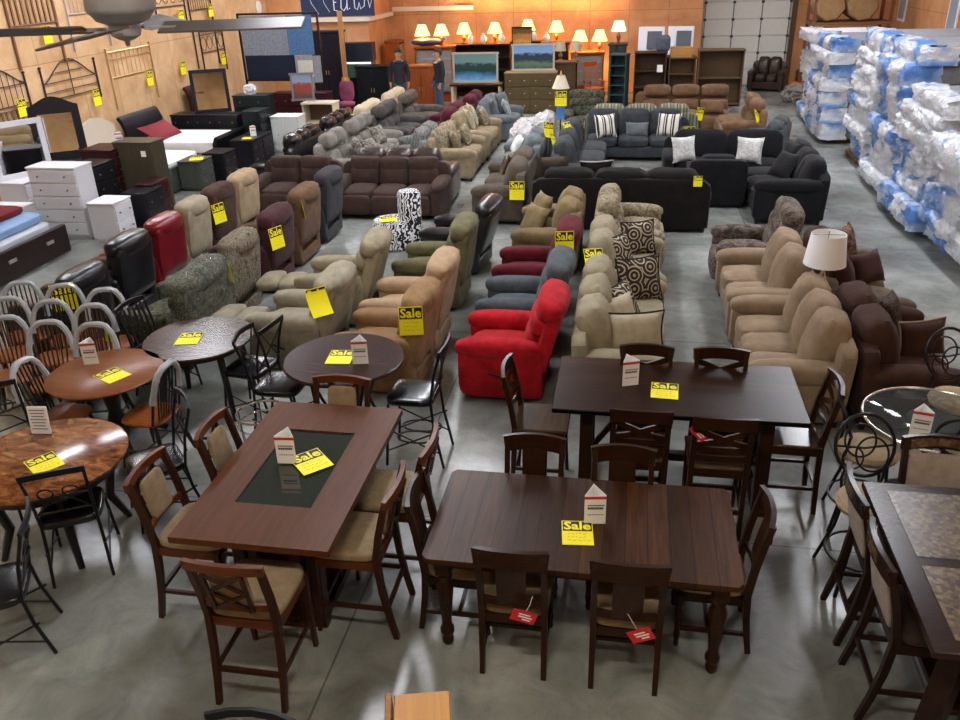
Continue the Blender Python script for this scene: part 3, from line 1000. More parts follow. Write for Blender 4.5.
# small high windows on the side wall
for i, (y0, y1) in enumerate(((27.3, 28.0), (23.0, 23.7), (19.0, 19.7))):
    w = S('window_%d' % (i + 1), MB().span((EX - .03, y0, 2.02), (EX, y1, 3.3)), plain('#e9ecec', .5))
    S('window_pane', MB().span((EX - .04, y0 + .08, 2.1), (EX - .028, y1 - .08, 3.22)), plain('#9aa7b4', .15), parent=w)
# roof support posts against the left wall
for i, y in enumerate((10.2,)):
    S('trim_%d' % (5 + i), MB().span((WX, y - .05, 0), (WX + .06, y + .05, CZ)), wood('#8f5f36', '#a87446', 'Z', 2, .6))

# ------------------------------------------------------------------ light
DIFF = plain('#f6f8ff', .5, 0, 62)
FIXM = plain('#e8e8e8', .5)
k = 0
for x, ys_ in ((-9.0, (11.0, 15.0, 19.0, 23.5)), (-2.8, (7.6, 11.5, 15.3, 19.3, 24.0)), (3.6, (10.6, 14.7, 18.8, 23.5))):
    for y in ys_:
        r = T('ceiling_light', 'long strip light on the ceiling over the showroom', 'light', (x, y, CZ - .32), 0, 'ceiling strip lights')
        P('housing', cached('housing', lambda: MB().box((0, 0, .06), (.4, 2.4, .12), .01)), FIXM, r)
        P('diffuser', cached('diffuser', lambda: MB().box((0, 0, -.012), (.34, 2.34, .024), .006)), DIFF, r)
for x in (-6.5, -.6, 5.2):  # unseen fixtures added as fill for the dark foreground
    r = T('ceiling_light', 'added unseen fill light above the near dining tables', 'light', (x, 1.2, CZ - .2), 0, 'added fill lights')
    P('housing', cached('fill_housing', lambda: MB().box((0, 0, .06), (1.3, .3, .12), .01)), FIXM, r)
    P('diffuser', cached('fill_diffuser', lambda: MB().box((0, 0, -.012), (1.24, .26, .024), .006)), plain('#fff4e2', .5, 0, 115), r)
w = bpy.data.worlds.new('world'); bpy.context.scene.world = w
w.use_nodes = True
w.node_tree.nodes['Background'].inputs[0].default_value = (.8, .88, 1, 1)
w.node_tree.nodes['Background'].inputs[1].default_value = .3
vs = bpy.context.scene.view_settings
vs.view_transform = 'Standard'; vs.look = 'None'; vs.gamma = 1; vs.exposure = 0.12
try: vs.use_curve_mapping = False
except Exception: pass
# ------------------------------------------------------------------ dining sets
def turned_leg(h, x, y):
    return MB().box((x, y, h - .07), (.1, .1, .14), .006).lathe([(.026, 0), (.038, .02), (.038, .05), (.028, .07), (.046, .1), (.046, .13), (.03, .16), (.034, .22), (.05, .4), (.056, .48), (.04, .53), (.052, .56), (.052, .58), (.036, h - .16), (.048, h - .14)], 14, (x, y, 0))

# near plank table with turned legs
t = T('dining_table', 'dark plank dining table with turned legs and four-sided slat-back chairs', 'table', (-.18, 4.29, 0))
P('tabletop', MB().prism([(x, y) for x, y in ((-.944, -.45), (-.91, -.488), (.91, -.488), (.944, -.45), (.944, .45), (.91, .488), (-.91, .488), (-.944, .45))], .722, .76, 'Z'), wood('#2a1508', '#5a361a', 'Y', 2.4, .4, planks=.135), t)
P('apron', MB().span((-.85, -.41, .64), (.85, -.385, .722)).span((-.85, .385, .64), (.85, .41, .722)).span((-.85, -.4, .64), (-.825, .4, .722)).span((.825, -.4, .64), (.85, .4, .722)), DARKX, t)
for sx in (-1, 1):
    for sy in (-1, 1):
        P('leg', turned_leg(.722, sx * .83, sy * .385).mesh('leg'), DARKW, t)
for x, y, rz, lb in ((-.555, 3.95, FACE_AWAY, 'dark slat-back chair with red tag, near long side, beside the pub table'),
                     (.115, 3.93, FACE_AWAY, 'dark slat-back chair with red tag, near long side, away from the pub table'),
                     (-.555, 4.6, FACE_CAM, 'dark slat-back chair on far long side of plank table, beside the trestle leg'),
                     (.06, 4.53, FACE_CAM, 'dark slat-back chair on far long side, behind the white tent card'),
                     (-.95, 4.2, FACE_R, 'dark slat-back chair at the plank table end facing away from the glass-inset table'),
                     (.63, 4.28, FACE_L, 'dark slat-back chair with glossy rail at the plank table end, toward the mosaic table')):
    wood_chair(lb, (x, y, 0), rz, 'slat', 'slat-back chairs around the plank table')
hang_tag('red hang tag on the slat-back chair beside the pub table', (-.46, 3.635, .59), .15, .35)
hang_tag('red hang tag on the slat-back chair second from the pub table', (.17, 3.61, .56), -.2, -.6)

# trestle table behind it
t = T('trestle_table', 'dark counter-height trestle table with cross-back chairs, beyond the turned-leg table', 'table', (.449, 5.912, 0))
P('tabletop', MB().box((0, 0, .9), (1.88, .93, .04), .006), wood('#221007', '#432613', 'X', 2.4, .32, planks=.155), t)
P('apron', MB().span((-.74, -.34, .82), (.74, .34, .88)), DARKX, t)
for sx in (-1, 1):
    P('leg', MB().bar([(sx * .68, -.3, .04), (sx * .68, -.24, .82)], .1, .09, up=Y3).mesh('leg'), DARKW, t)
    P('leg', MB().bar([(sx * .68, .3, .04), (sx * .68, .24, .82)], .1, .09, up=Y3).mesh('leg'), DARKW, t)
    P('trestle_foot', MB().box((sx * .68, 0, .03), (.11, .76, .06), .01).box((sx * .68, 0, .28), (.07, .5, .07)), DARKX, t)
P('stretcher', MB().span((-.68, -.03, .25), (.68, .03, .32)), DARKX, t)
for sx in (-1, 1): P('brace', MB().bar([(sx * .64, 0, .32), (sx * .3, 0, .82)], .04, .04).mesh('brace'), DARKX, t)
for x, y, rz, lb in ((.175, 5.5, FACE_AWAY, 'dark cross-back counter chair, front side of trestle table below its sale sign'),
                     (.75, 5.46, FACE_AWAY, 'dark cross-back counter chair with red paper tag, front of trestle table'),
                     (.22, 6.02, FACE_CAM, 'dark cross-back counter chair, back side of trestle table near the cream pillows'),
                     (.82, 6.02, FACE_CAM, 'dark cross-back counter chair, back side of trestle table near the tan sofa'),
                     (-.6, 5.83, FACE_R, 'dark cross-back counter chair at the trestle table end by the red recliner'),
                     (1.33, 5.84, FACE_L, 'dark cross-back counter chair at the trestle table end by the glass table')):
    wood_chair(lb, (x, y, 0), rz, 'cross', 'cross-back chairs around the trestle table')
hang_tag('red paper tag on the front cross-back chair of the trestle table', (.62, 5.19, .98), .1, .8)

# pub table with glass inset
t = T('pub_table', 'cherry-brown counter table with dark glass inset and lattice-back chairs', 'table', (-2.13, 4.45, 0), 0)
hw, hl, iw, ix, il = .508, .855, .24, .0, .5
def framed_top(x0, x1, y0, y1, z0, z1):
    b = MB(); bm = b.bm
    q = lambda w_, l_, z: [bm.verts.new((sx * w_, sy * l_, z)) for sx, sy in ((-1, -1), (1, -1), (1, 1), (-1, 1))]
    A, B_, I, J = q(x1, y1, z1), q(x1, y1, z0), q(x0, y0, z1), q(x0, y0, z0)
    for i in range(4):
        j = (i + 1) % 4
        for f in ((A[i], A[j], I[j], I[i]), (B_[j], B_[i], J[i], J[j]), (A[j], A[i], B_[i], B_[j]), (I[i], I[j], J[j], J[i])): bm.faces.new(f)
    return b.mesh('tabletop', flat=True)
P('tabletop', framed_top(.26, hw, .46, hl, .875, .92), wood('#46220a', '#5e3413', 'Y', 2.2, .4), t)
P('glass_inset', MB().span((-.262, -.462, .885), (.262, .462, .908)), plain('#2c332f', .06, 0, 0, .8), t)
P('inset_rim', MB().bar([(-.262, -.462, .915), (.262, -.462, .915), (.262, .462, .915), (-.262, .462, .915)], .012, .008, True), plain('#3a2413', .4), t)
P('pedestal', MB().span((-.22, -.4, .08), (.22, .4, .6)).span((-.32, -.62, .78), (.32, .62, .875)).span((-.28, -.55, .03), (.28, .55, .09)), CHERRYZ, t)
for sx in (-1, 1):
    for sy in (-1, 1):
        P('leg', MB().box((sx * .25, sy * .5, .41), (.09, .09, .82), .006).box((sx * .14, sy * .53, .41), (.07, .07, .82), .006), CHERRYZ, t)
for x, y, rz, lb in ((-2.7, 4.06, FACE_R, 'cherry lattice-back counter chair with tan pad, beside the marble-look table'),
                     (-2.52, 4.63, FACE_R, 'cherry lattice-back counter chair with tan pad, beside the chrome ring stool'),
                     (-2.07, 3.53, FACE_AWAY, 'cherry lattice-back counter chair at the near end of the glass-inset table'),
                     (-2.13, 5.1, FACE_CAM, 'cherry counter chair at the far end, against the round dark pub table'),
                     (-1.66, 4.1, FACE_L, 'cherry counter chair on the plank table side, closer to the near end'),
                     (-1.56, 4.62, FACE_L, 'cherry counter chair on the plank table side, closer to the far end')):
    wood_chair(lb, (x, y, 0), rz, 'pub', 'lattice-back chairs around the glass-inset table')

# mosaic-top table
t = T('mosaic_table', 'espresso counter table with stone mosaic panels and curved-leg chairs', 'table', (2.3, 4.02, 0))
W_, L_ = .725, .735
P('tabletop', MB().span((-W_, -L_, .87), (W_, L_, .915), .006), ESPX, t)
for i, (x0, x1) in enumerate(((-.6, -.03), (.03, .6))):
    for y0, y1 in ((-.64, -.08), (0.0, .64)):
        P('mosaic_panel', MB().span((x0, y0, .905), (x1, y1, .9185)), tile_mat(), t)
P('apron', MB().span((-.6, -.6, .78), (.6, .6, .87)), ESPX, t)
for sx in (-1, 1):
    for sy in (-1, 1):
        P('leg', MB().bar([(sx * .62, sy * .62, 0), (sx * .5, sy * .5, .78)], .12, .12, scales=[1, .9]).mesh('leg'), ESPR, t)
P('shelf', MB().span((-.5, -.5, .26), (.5, .5, .3)), ESPX, t)
for x, y, rz, lb in ((1.77, 4.45, FACE_R, 'espresso curved-leg chair at the mosaic table, nearer the ring-back stool'),
                     (1.77, 3.87, FACE_R, 'espresso curved-leg chair with pale pad, nearer the mosaic table corner'),
                     (2.1, 4.72, FACE_CAM, 'espresso chair with mosaic rail between the mosaic table and glass table')):
    wood_chair(lb, (x, y, 0), rz, 'tile', 'mosaic-rail chairs around the mosaic table')

# glass table with metal stools
t = T('glass_table', 'round glass table with metal rim and dark base', 'table', (2.4, 5.95, 0))
P('tabletop', MB().lathe([(.5, .735), (.515, .742), (.5, .75)], 40), glass('#46504e', .28), t)
P('rim', MB().tube([(.515 * math.cos(2 * PI * i / 48), .515 * math.sin(2 * PI * i / 48), .742) for i in range(48)], .011, 6, True), plain('#cfcac0', .25, .9), t)
P('base', MB().lathe([(.28, 0), (.28, .02), (.05, .06), (.04, .4), (.05, .66), (.2, .73)], 18), IRON, t)

def ring_stool(label, loc, rz, cushion):
    r = T('ring_back_stool', label, 'stool', loc, rz, 'ring-back metal stools')
    P('seat', cached('rs_seat', lambda: MB().lathe([(.15, .58), (.21, .6), (.22, .63), (.2, .66), (.1, .675), (0.02, .68)], 20)), cushion, r)
    def back():
        b = MB()
        cz = .95
        N = 24
        def ring(rx, rz_, ox=0, oz=0, t=.011):
            b.tube([(ox + rx * math.cos(2 * PI * i / N), .22 + .08 * (rz_ * math.sin(2 * PI * i / N) + oz) / .2, cz + oz + rz_ * math.sin(2 * PI * i / N)) for i in range(N)], t, 6, True)
        ring(.2, .2, t=.013)
        ring(.105, .105, -.03, .03, .008); ring(.11, .11, .05, -.06, .008); ring(.07, .07, -.08, -.08, .007)
        for s in (-1, 1): b.tube([(s * .12, .18, .62), (s * .14, .17, .72), (s * .13, .16, .8)], .011, 6)
        b.tube([(-.2, .22, cz), (0, .215, cz - .02), (.2, .22, cz)], .008, 5)
        return b
    P('ring_back', cached('rs_back', back), IRON, r)
    for sx in (-1, 1):
        for sy in (-1, 1):
            P('leg', cached(('rs_leg', sx, sy), lambda: MB().tube([(sx * .21, sy * .21, 0), (sx * .14, sy * .14, .35), (sx * .12, sy * .12, .59)], .013, 6)), IRON, r)
    P('foot_ring', cached('rs_ring', lambda: MB().tube([(.225 * math.cos(2 * PI * i / 24), .225 * math.sin(2 * PI * i / 24), .22) for i in range(24)], .01, 6, True)), IRON, r)
    return r
SEATTAN = fabric('#a28f74', '#b8a58a', 12)
ring_stool('ring-back metal stool with tan seat beside the mosaic table corner', (1.71, 4.93, 0), 0.15, SEATTAN)
ring_stool('ring-back metal stool with tan seat backed against the trestle table end', (1.86, 5.62, 0), FACE_R - .1, SEATTAN)
ring_stool('ring-back metal stool with tan seat seen through the glass tabletop', (2.45, 5.5, 0), FACE_AWAY - .35, SEATTAN)
ring_stool('ring-back metal stool beyond the glass table, against the brown sofa arm', (2.75, 6.5, 0), .3, SEATTAN)

# round tables on the other side
t = T('round_table', 'round marble-look table with black base', 'table', (-4.2, 4.56, 0))
P('tabletop', MB().lathe([(.56, .715), (.585, .725), (.585, .745), (.57, .752)], 48), marble_mat(), t)
P('apron', MB().lathe([(.5, .64), (.52, .64), (.52, .715), (.5, .715)], 40), plain('#141112', .35), t)
for i in range(4):
    a = PI / 4 + i * PI / 2
    P('leg', MB().tube([(.46 * math.cos(a), .46 * math.sin(a), 0), (.36 * math.cos(a), .36 * math.sin(a), .25), (.44 * math.cos(a), .44 * math.sin(a), .66)], .035, 8, scales=[.7, 1, 1.1]).mesh('leg'), plain('#141112', .35), t)
for x, y, rz, lb in ((-3.9, 4.34, R(209), 'black metal scroll chair tucked at the near edge of marble-look table'),
                     (-3.87, 3.48, R(-60), 'black metal chair standing free in front of the marble-look table'),
                     (-3.6, 5.0, R(-48), 'black metal scroll chair between marble-look table and glass-inset table'),
                     (-4.82, 5.0, R(60), 'black metal scroll chair between marble-look table and wrapped bow-back chairs')):
    metal_chair(lb, (x, y, 0), rz, .47, 'scroll', 'black metal chairs around the marble-look table')

t = T('round_table', 'round light brown table with black pedestal', 'table', (-4.58, 5.94, 0))
P('tabletop', MB().lathe([(.47, .715), (.5, .725), (.505, .74), (.49, .75)], 48), wood('#6a3c22', '#85512f', 'X', 2, .3), t)
P('pedestal', MB().lathe([(.06, .05), (.1, .2), (.055, .35), (.08, .5), (.05, .62), (.2, .715)], 16), plain('#120f0f', .35), t)
for i in range(4):
    a = PI / 4 + i * PI / 2
    P('leg', MB().bar([(.05 * math.cos(a), .05 * math.sin(a), .22), (.25 * math.cos(a), .25 * math.sin(a), .12), (.42 * math.cos(a), .42 * math.sin(a), .03)], .05, .06).mesh('leg'), plain('#120f0f', .35), t)

OAK = wood('#6d3a18', '#8d5127', 'Y', 2.5, .3)
for x, y, deg, lb in ((-4.08, 5.74, -95, 'wrapped bow-back chair with orange-brown seat, beside the black legs of dark round table'),
                      (-4.9, 6.2, 18, 'wrapped bow-back chair behind the light brown table and its tent card'),
                      (-5.36, 6.22, 28, 'wrapped bow-back chair close behind the light brown table, second along'),
                      (-5.86, 6.28, 28, 'wrapped bow-back chair in the front row by the picture edge'),
                      (-4.86, 5.62, 88, 'wrapped bow-back chair between light brown table and marble-look table'),
                      (-5.18, 6.66, 25, 'wrapped bow-back chair with yellow-green tag in the middle row'),
                      (-5.68, 6.72, 28, 'wrapped bow-back chair in the middle row with clear bag hanging'),
                      (-6.2, 6.75, 28, 'wrapped bow-back chair in the middle row, outermost'),
                      (-5.3, 7.1, 30, 'wrapped bow-back chair in the back row beside black slat chair'),
                      (-5.83, 7.18, 32, 'wrapped bow-back chair in the back row against the black recliner'),
                      (-6.36, 7.22, 35, 'wrapped bow-back chair in the back row beside the yellow sale sign')):
    windsor_chair(lb, (x, y, 0), R(deg), 'wrapped bow-back chairs', OAK, True, None, plain('#4a2713', .4) if y > 6 and x < -4.6 and int(y * 10) % 2 == 0 else None)
o = P('price_tag', MB().box((0, 0, -.06), (.07, .003, .13)), plain('#a6d23a', .5), None, (-4.86, 6.5, .9), (0, .1, .3))
tag(o, 'lime green paper tag hanging on the bow-back chair by the tent card', 'tag')

t = T('round_table', 'round dark walnut table with splayed black legs', 'table', (-4.08, 6.75, 0))
P('tabletop', MB().lathe([(.5, .72), (.53, .73), (.53, .742), (.52, .75)], 48), wood('#33231d', '#4a362e', 'X', 2, .22), t)
P('apron', MB().lathe([(.42, .66), (.44, .66), (.44, .72), (.42, .72)], 36), BLK, t)
for i in range(4):
    a = PI / 4 + .15 + i * PI / 2
    P('leg', MB().bar([(.5 * math.cos(a), .5 * math.sin(a), 0), (.4 * math.cos(a), .4 * math.sin(a), .7)], .05, .05, scales=[.7, 1.1]).mesh('leg'), BLK, t)
metal_chair('black slat-back chair between dark walnut table and wrapped chairs', (-4.66, 6.98, 0), R(80), .47, 'slats', None, 'slat_back_chair')
metal_chair('black cross-back chair with glossy seat beside dark walnut table', (-3.52, 6.66, 0), FACE_L - .15, .5, 'cross', None, 'cross_back_chair')
hang_tag('red tag on the black cross-back chair by the walnut table', (-3.22, 6.5, .42), .4, .2)

t = T('pub_table', 'round dark counter table on black metal legs behind glass-inset table', 'table', (-2.38, 6.17, 0))
P('tabletop', MB().lathe([(.51, .865), (.53, .875), (.53, .89), (.52, .9)], 48), wood('#2a1a18', '#3d2a26', 'X', 2, .25), t)
P('apron', MB().lathe([(.4, .83), (.42, .83), (.42, .866), (.4, .866)], 36), IRON, t)
for i in range(4):
    a = PI / 4 + i * PI / 2
    P('leg', MB().tube([(.36 * math.cos(a), .36 * math.sin(a), 0), (.2 * math.cos(a), .2 * math.sin(a), .45), (.36 * math.cos(a), .36 * math.sin(a), .84)], .016, 7).mesh('leg'), IRON, t)
metal_chair('black counter chair with vinyl seat beside round counter table and red recliner', (-1.74, 6.1, 0), FACE_L, .63, 'cross', None, 'counter_chair')
metal_chair('black counter chair with vinyl seat between two dark round tables', (-2.98, 6.12, 0), FACE_R, .63, 'cross', None, 'counter_chair')
r = T('chrome_stool', 'open chrome wire stool with ring top beside the glass-inset table', 'stool', (-2.84, 5.4, 0))
def circ(rad, z, n=28): return [(rad * math.cos(2 * PI * i / n), rad * math.sin(2 * PI * i / n), z) for i in range(n)]
P('ring_top', MB().tube(circ(.2, .75), .009, 6, True).tube(circ(.2, .66), .007, 6, True).tube([(-.2, 0, .66), (.2, 0, .66)], .006).tube([(0, -.2, .66), (0, .2, .66)], .006), CHROME, r)
for i in range(6):
    a = i * PI / 3
    P('leg', cached(('cs', i), lambda: MB().tube([(.2 * math.cos(a), .2 * math.sin(a), .75), (.2 * math.cos(a), .2 * math.sin(a), .6), (.16 * math.cos(a), .16 * math.sin(a), .3), (.22 * math.cos(a), .22 * math.sin(a), 0)], .007)), CHROME, r)
P('foot_ring', MB().tube(circ(.17, .3), .008, 6, True), CHROME, r)

# bottom edge of the view
metal_chair('black metal chair cut off by the bottom edge of view', (-1.53, 2.08, 0), 0.05, .5, 'scroll')
t = T('oak_stand', 'golden oak stand cut off by the bottom edge of view', 'stand', (-.84, 2.55, .0), .25)
P('top', MB().box((.03, 0, .79), (.27, .46, .03), .006), wood('#b07a3c', '#c79350', 'Y', 2.5, .35), t)
P('side_panel', MB().box((-.13, 0, .41), (.03, .46, .82), .004), wood('#8a5a28', '#a8743a', 'Z', 2.5, .4), t)
P('side_panel', MB().box((.15, 0, .387), (.03, .4, .775), .004), wood('#8a5a28', '#a8743a', 'Z', 2.5, .4), t)

# cards and signs on the tables
sale_sign('yellow sale sign lying over the glass inset of cherry table', (-2.06, 4.5, .925), (0, 0, .78), 1.0)
tent_card('white tent card standing on the dark glass inset', (-2.22, 4.5, .92), .1)
sale_sign('yellow sale sign lying on the near plank table', (-.205, 4.17, .764), (0, 0, .1), .88)
tent_card('white tent card standing on the near plank table', (-.11, 4.32, .76), .15)
sale_sign('yellow sale sign lying on the trestle table', (.36, 5.83, .924), (0, 0, -.05), .95)
tent_card('white tent card standing on the trestle table', (.08, 5.93, .92), .35)
sale_sign('yellow sale sign lying on the marble-look round table', (-4.14, 4.47, .756), (0, 0, .95), .95)
sale_sign('yellow sale sign lying on the light brown round table', (-4.46, 5.87, .754), (0, 0, 1.1), 1.0)
tent_card('white tent card standing on the light brown round table', (-4.8, 6.1, .75), .3)
sale_sign('yellow sale sign lying on the dark walnut round table', (-4.15, 6.7, .754), (0, 0, .2), 1.0)
sale_sign('yellow sale sign lying on the round dark counter table', (-2.41, 6.17, .904), (0, 0, .1), 1.0)
tent_card('white tent card standing on the round dark counter table', (-2.2, 6.1, .9), .2)
tent_card('white tent card standing on the round glass table', (2.2, 5.68, .752), -.25)
o = P('price_card', MB().box((0, 0, .115), (.16, .012, .23), .002), plain('#e9e9ee', .2), None, (-4.44, 4.86, .753), (-.12, 0, .1))
tag(o, 'white printed card in clear holder on the marble-look table', 'sign')
pb = MB()
for i in range(7): pb.box((0, -.0075, .2 - .026 * i), (.13 - .015 * (i % 3), .001, .008))
P('printing', pb, plain('#6a6a78', .6), o)
# ------------------------------------------------------------------ upholstery on the showroom floor
F_BLACKL = leather('#131316', '#222226', .3)
F_REDL = leather('#640f1b', '#7d1724', .3)
F_CREAM = fabric('#8d826c', '#a3977f', 7)
F_BROWN = fabric('#3a251d', '#4e352a', 7)
F_TAN = fabric('#968063', '#b09a7a', 7)
F_PURP = fabric('#33191c', '#4c272a', 7)
F_TAN2 = fabric('#523b28', '#6e5239', 7)
F_CHAR = fabric('#2a2a2e', '#3b3a3c', 7)
F_BEIGE = fabric('#7c7462', '#9a927f', 6)
F_TAUPE = fabric('#79705a', '#998f76', 6)
F_CAMEL = fabric('#785a3a', '#957653', 6)
F_SAND = fabric('#957a5c', '#b09677', 6)
F_OLIVE = fabric('#4f4a30', '#6f6a4c', 6)
F_RED = fabric('#8a0813', '#bf1a28', 6)
F_SLATE = fabric('#3c4347', '#555d62', 6)
F_BURG = fabric('#3f0812', '#641522', 6)
F_GOLD = fabric('#665639', '#857250', 6)
F_LINEN = fabric('#847a64', '#a0967c', 6)
F_LATTE = fabric('#7b6753', '#97826a', 5)
F_CHOC = fabric('#2e1a15', '#45291f', 6)
F_MOCHA = fabric('#4d4033', '#675848', 6)
F_UMBER = fabric('#33241f', '#46342d', 6)
F_GREY = fabric('#6d6862', '#8d8880', 6)
F_DGREY = fabric('#3d3938', '#565251', 6)
F_IVORY = fabric('#b5a488', '#cdbda0', 6)
F_BLACK = fabric('#100f12', '#1b1a1e', 6)
F_ESPB = fabric('#0e0b0a', '#1a1513', 6)
F_SMOKE = fabric('#2b2e32', '#3f4347', 6)
F_BRGREY = fabric('#453c33', '#5a5045', 6)
F_STEEL = fabric('#52585c', '#6c7276', 6)
F_MAROON = fabric('#3d0d18', '#571824', 6)
F_SADDLE = fabric('#5f452f', '#7d6046', 6)
CAMO = patches('leaf camouflage', [(0, '#181a12'), (.4, '#333524'), (.48, '#55523f'), (.55, '#22260f'), (.62, '#6f6852'), (.68, '#1c1c14')], 9, 1.5, detail=4)
CAMO2 = patches('bark camouflage', [(0, '#2c261f'), (.38, '#5f5546'), (.47, '#7d715d'), (.54, '#3c3227'), (.6, '#948a76'), (.67, '#4b4234')], 7, 2, stretch=(2.5, 2.5, .9), detail=4)
CAMO3 = patches('brown blotch print', [(0, '#3b312b'), (.42, '#55483f'), (.5, '#6c6056'), (.58, '#453a33'), (.66, '#7b7168')], 7, 1.2, detail=3)
FLORAL = patches('faded floral', [(0, '#6b604c'), (.45, '#857960'), (.52, '#a0947a'), (.58, '#746850'), (.64, '#8e826a')], 9, 1.6, detail=3)
SCROLL = scroll_mat('#2a1f18', '#aa9d83')
CREAMP = fabric('#a39880', '#bbb098', 9)
FILM = plain('#a8b0aa', .2, 0, 0, .5, .08)

# row with backs turned, seats toward the bedroom displays
for y, m, lb, H, W in ((7.88, F_BLACKL, 'low black leather recliner seen from behind with yellow sign', .94, .84),
                       (8.85, F_BLACKL, 'tall black leather recliner seen from behind, beside the red one', 1.05, .84),
                       (9.72, F_REDL, 'red leather recliner seen from behind between black and cream', 1.03, .8),
                       (10.5, F_CREAM, 'cream recliner seen from behind, beside the red leather one', 1.05, .76),
                       (11.3, F_BROWN, 'dark brown recliner seen from behind with yellow sign', 1.05, .84),
                       (12.17, F_TAN, 'light tan recliner seen from behind, last before the brown loveseat', 1.05, .84)):
    recliner(lb, (-6.42, y, 0), FACE_L, m, W, H, .1, group='recliners in the far-side row')
for y, m, lb, H, W in ((7.95, CAMO, 'wide green camouflage recliner wrapped in clear film', 1.0, 1.16),
                       (9.0, CAMO2, 'bark camouflage recliner seen from behind with hanging tag', 1.05, .88),
                       (10.15, F_PURP, 'maroon-brown recliner seen from behind with yellow sign', 1.05, .9),
                       (11.22, F_TAN2, 'coppery tan recliner seen from behind, beside charcoal one', 1.08, .92),
                       (12.3, F_CHAR, 'charcoal recliner seen from behind, in front of the brown sofa', 1.08, .88)):
    recliner(lb, (-5.04, y, 0), FACE_L, m, W, H, .12, group='recliners in the second row', wrap=FILM if m is CAMO else None)
recliner('beige recliner with open footrest, bent yellow sign on its back', (-3.5, 7.92, 0), FACE_L - .05, F_BEIGE, .88, 1.05, .26, 1, group='recliners in the third row')
recliner('grey-beige reclined chair with open footrest, beside the beige one', (-3.45, 9.15, 0), FACE_L + .05, F_TAUPE, .86, 1.07, .3, 1, group='recliners in the third row')
recliner('camel brown recliner with yellow sign on its back', (-2.4, 7.5, 0), FACE_L - .05, F_CAMEL, .84, 1.05, .18, group='recliners in the fourth row')
recliner('light sand recliner between the camel and the olive one', (-2.4, 8.45, 0), FACE_L, F_SAND, .88, 1.06, .2, group='recliners in the fourth row')
recliner('olive green recliner with open footrest', (-2.4, 9.8, 0), FACE_L, F_OLIVE, .88, 1.08, .16, group='recliners in the fourth row')
recliner('glossy black leather recliner beyond the olive one', (-2.35, 11.1, 0), FACE_L - .1, F_BLACKL, .86, 1.0, .3, group='recliners in the fourth row')
recliner('bright red recliner facing the aisle near the trestle table', (-1.13, 7.55, 0), FACE_L, F_RED, .9, 1.04, .26, group='recliners in the middle row')
recliner('slate grey recliner between bright red and burgundy recliners', (-1.12, 8.6, 0), FACE_L, F_SLATE, .9, 1.05, .22, group='recliners in the middle row')
recliner('burgundy recliner with yellow sign on its back', (-1.12, 9.72, 0), FACE_L, F_BURG, .88, 1.1, .22, group='recliners in the middle row')
sofa('golden tan loveseat with rumpled loose cushions behind burgundy recliner', (-1.1, 11.55, 0), FACE_L, 1.45, 2, F_GOLD, 'loveseat', arm_h=.6)

# cream row facing the aisle, back to back with the recliners
sofa('cream linen sofa nearest the trestle table, with scroll print pillows', (.02, 8.1, 0), FACE_R, 2.2, 3, F_LINEN, H=.94)
sofa('cream linen loveseat with two scroll print pillows', (.02, 10.02, 0), FACE_R, 1.58, 2, F_LINEN, 'loveseat', H=.94)
sofa('faded floral loveseat against the black sectional', (.05, 11.65, 0), FACE_R, 1.5, 2, FLORAL, 'loveseat', style='recl', H=.98)

# tan row facing the aisle from the other side, and the brown row behind it
sofa('large tan sofa beside the trestle table end', (1.62, 7.86, 0), FACE_L, 1.8, 3, F_LATTE, D=.92, H=.96)
sofa('tan loveseat between tan sofa and blotchy brown recliner', (1.6, 9.58, 0), FACE_L, 1.6, 2, F_LATTE, 'loveseat', D=.92, H=.96)
recliner('blotchy brown leather-print recliner at the row end by black sectional', (1.62, 10.85, 0), FACE_L, CAMO3, .98, 1.06, .22)
sofa('chocolate brown loveseat behind the large tan sofa', (2.6, 7.78, 0), FACE_R, 1.65, 2, F_CHOC, 'loveseat', H=.95)
sofa('mocha sofa with dark cushions behind the tan loveseat', (2.6, 9.6, 0), FACE_R, 1.85, 2, F_MOCHA, back_m=F_CHOC, H=.95)

# zebra swivel chair
t = T('barrel_chair', 'round zebra print chair with tall narrow back and yellow sign', 'chair', (-3.55, 11.95, 0), -.5)
P('seat', MB().lathe([(.3, 0), (.33, .03), (.34, .36), (.31, .43), (.2, .45), (.02, .455)], 28), zebra_mat(), t)
P('backrest', MB().lathe([(.17, .02), (.18, .05), (.18, .82), (.15, .87), (.05, .885)], 20, (.2, .16, 0)), zebra_mat(), t)

# brown pair facing the camera and the leather one behind
sofa('umber reclining loveseat behind the second row of recliners', (-5.82, 13.75, 0), 0, 1.5, 2, F_UMBER, 'loveseat', style='flat', H=.92)
sofa('umber three-seat reclining sofa behind the zebra chair', (-4.08, 13.75, 0), 0, 1.98, 3, F_UMBER, style='flat', H=.92)
sofa('dark leather sofa back to back with the umber sofa', (-4.1, 14.78, 0), PI, 1.95, 3, leather('#2b2220', '#3d312d', .3), H=.94)

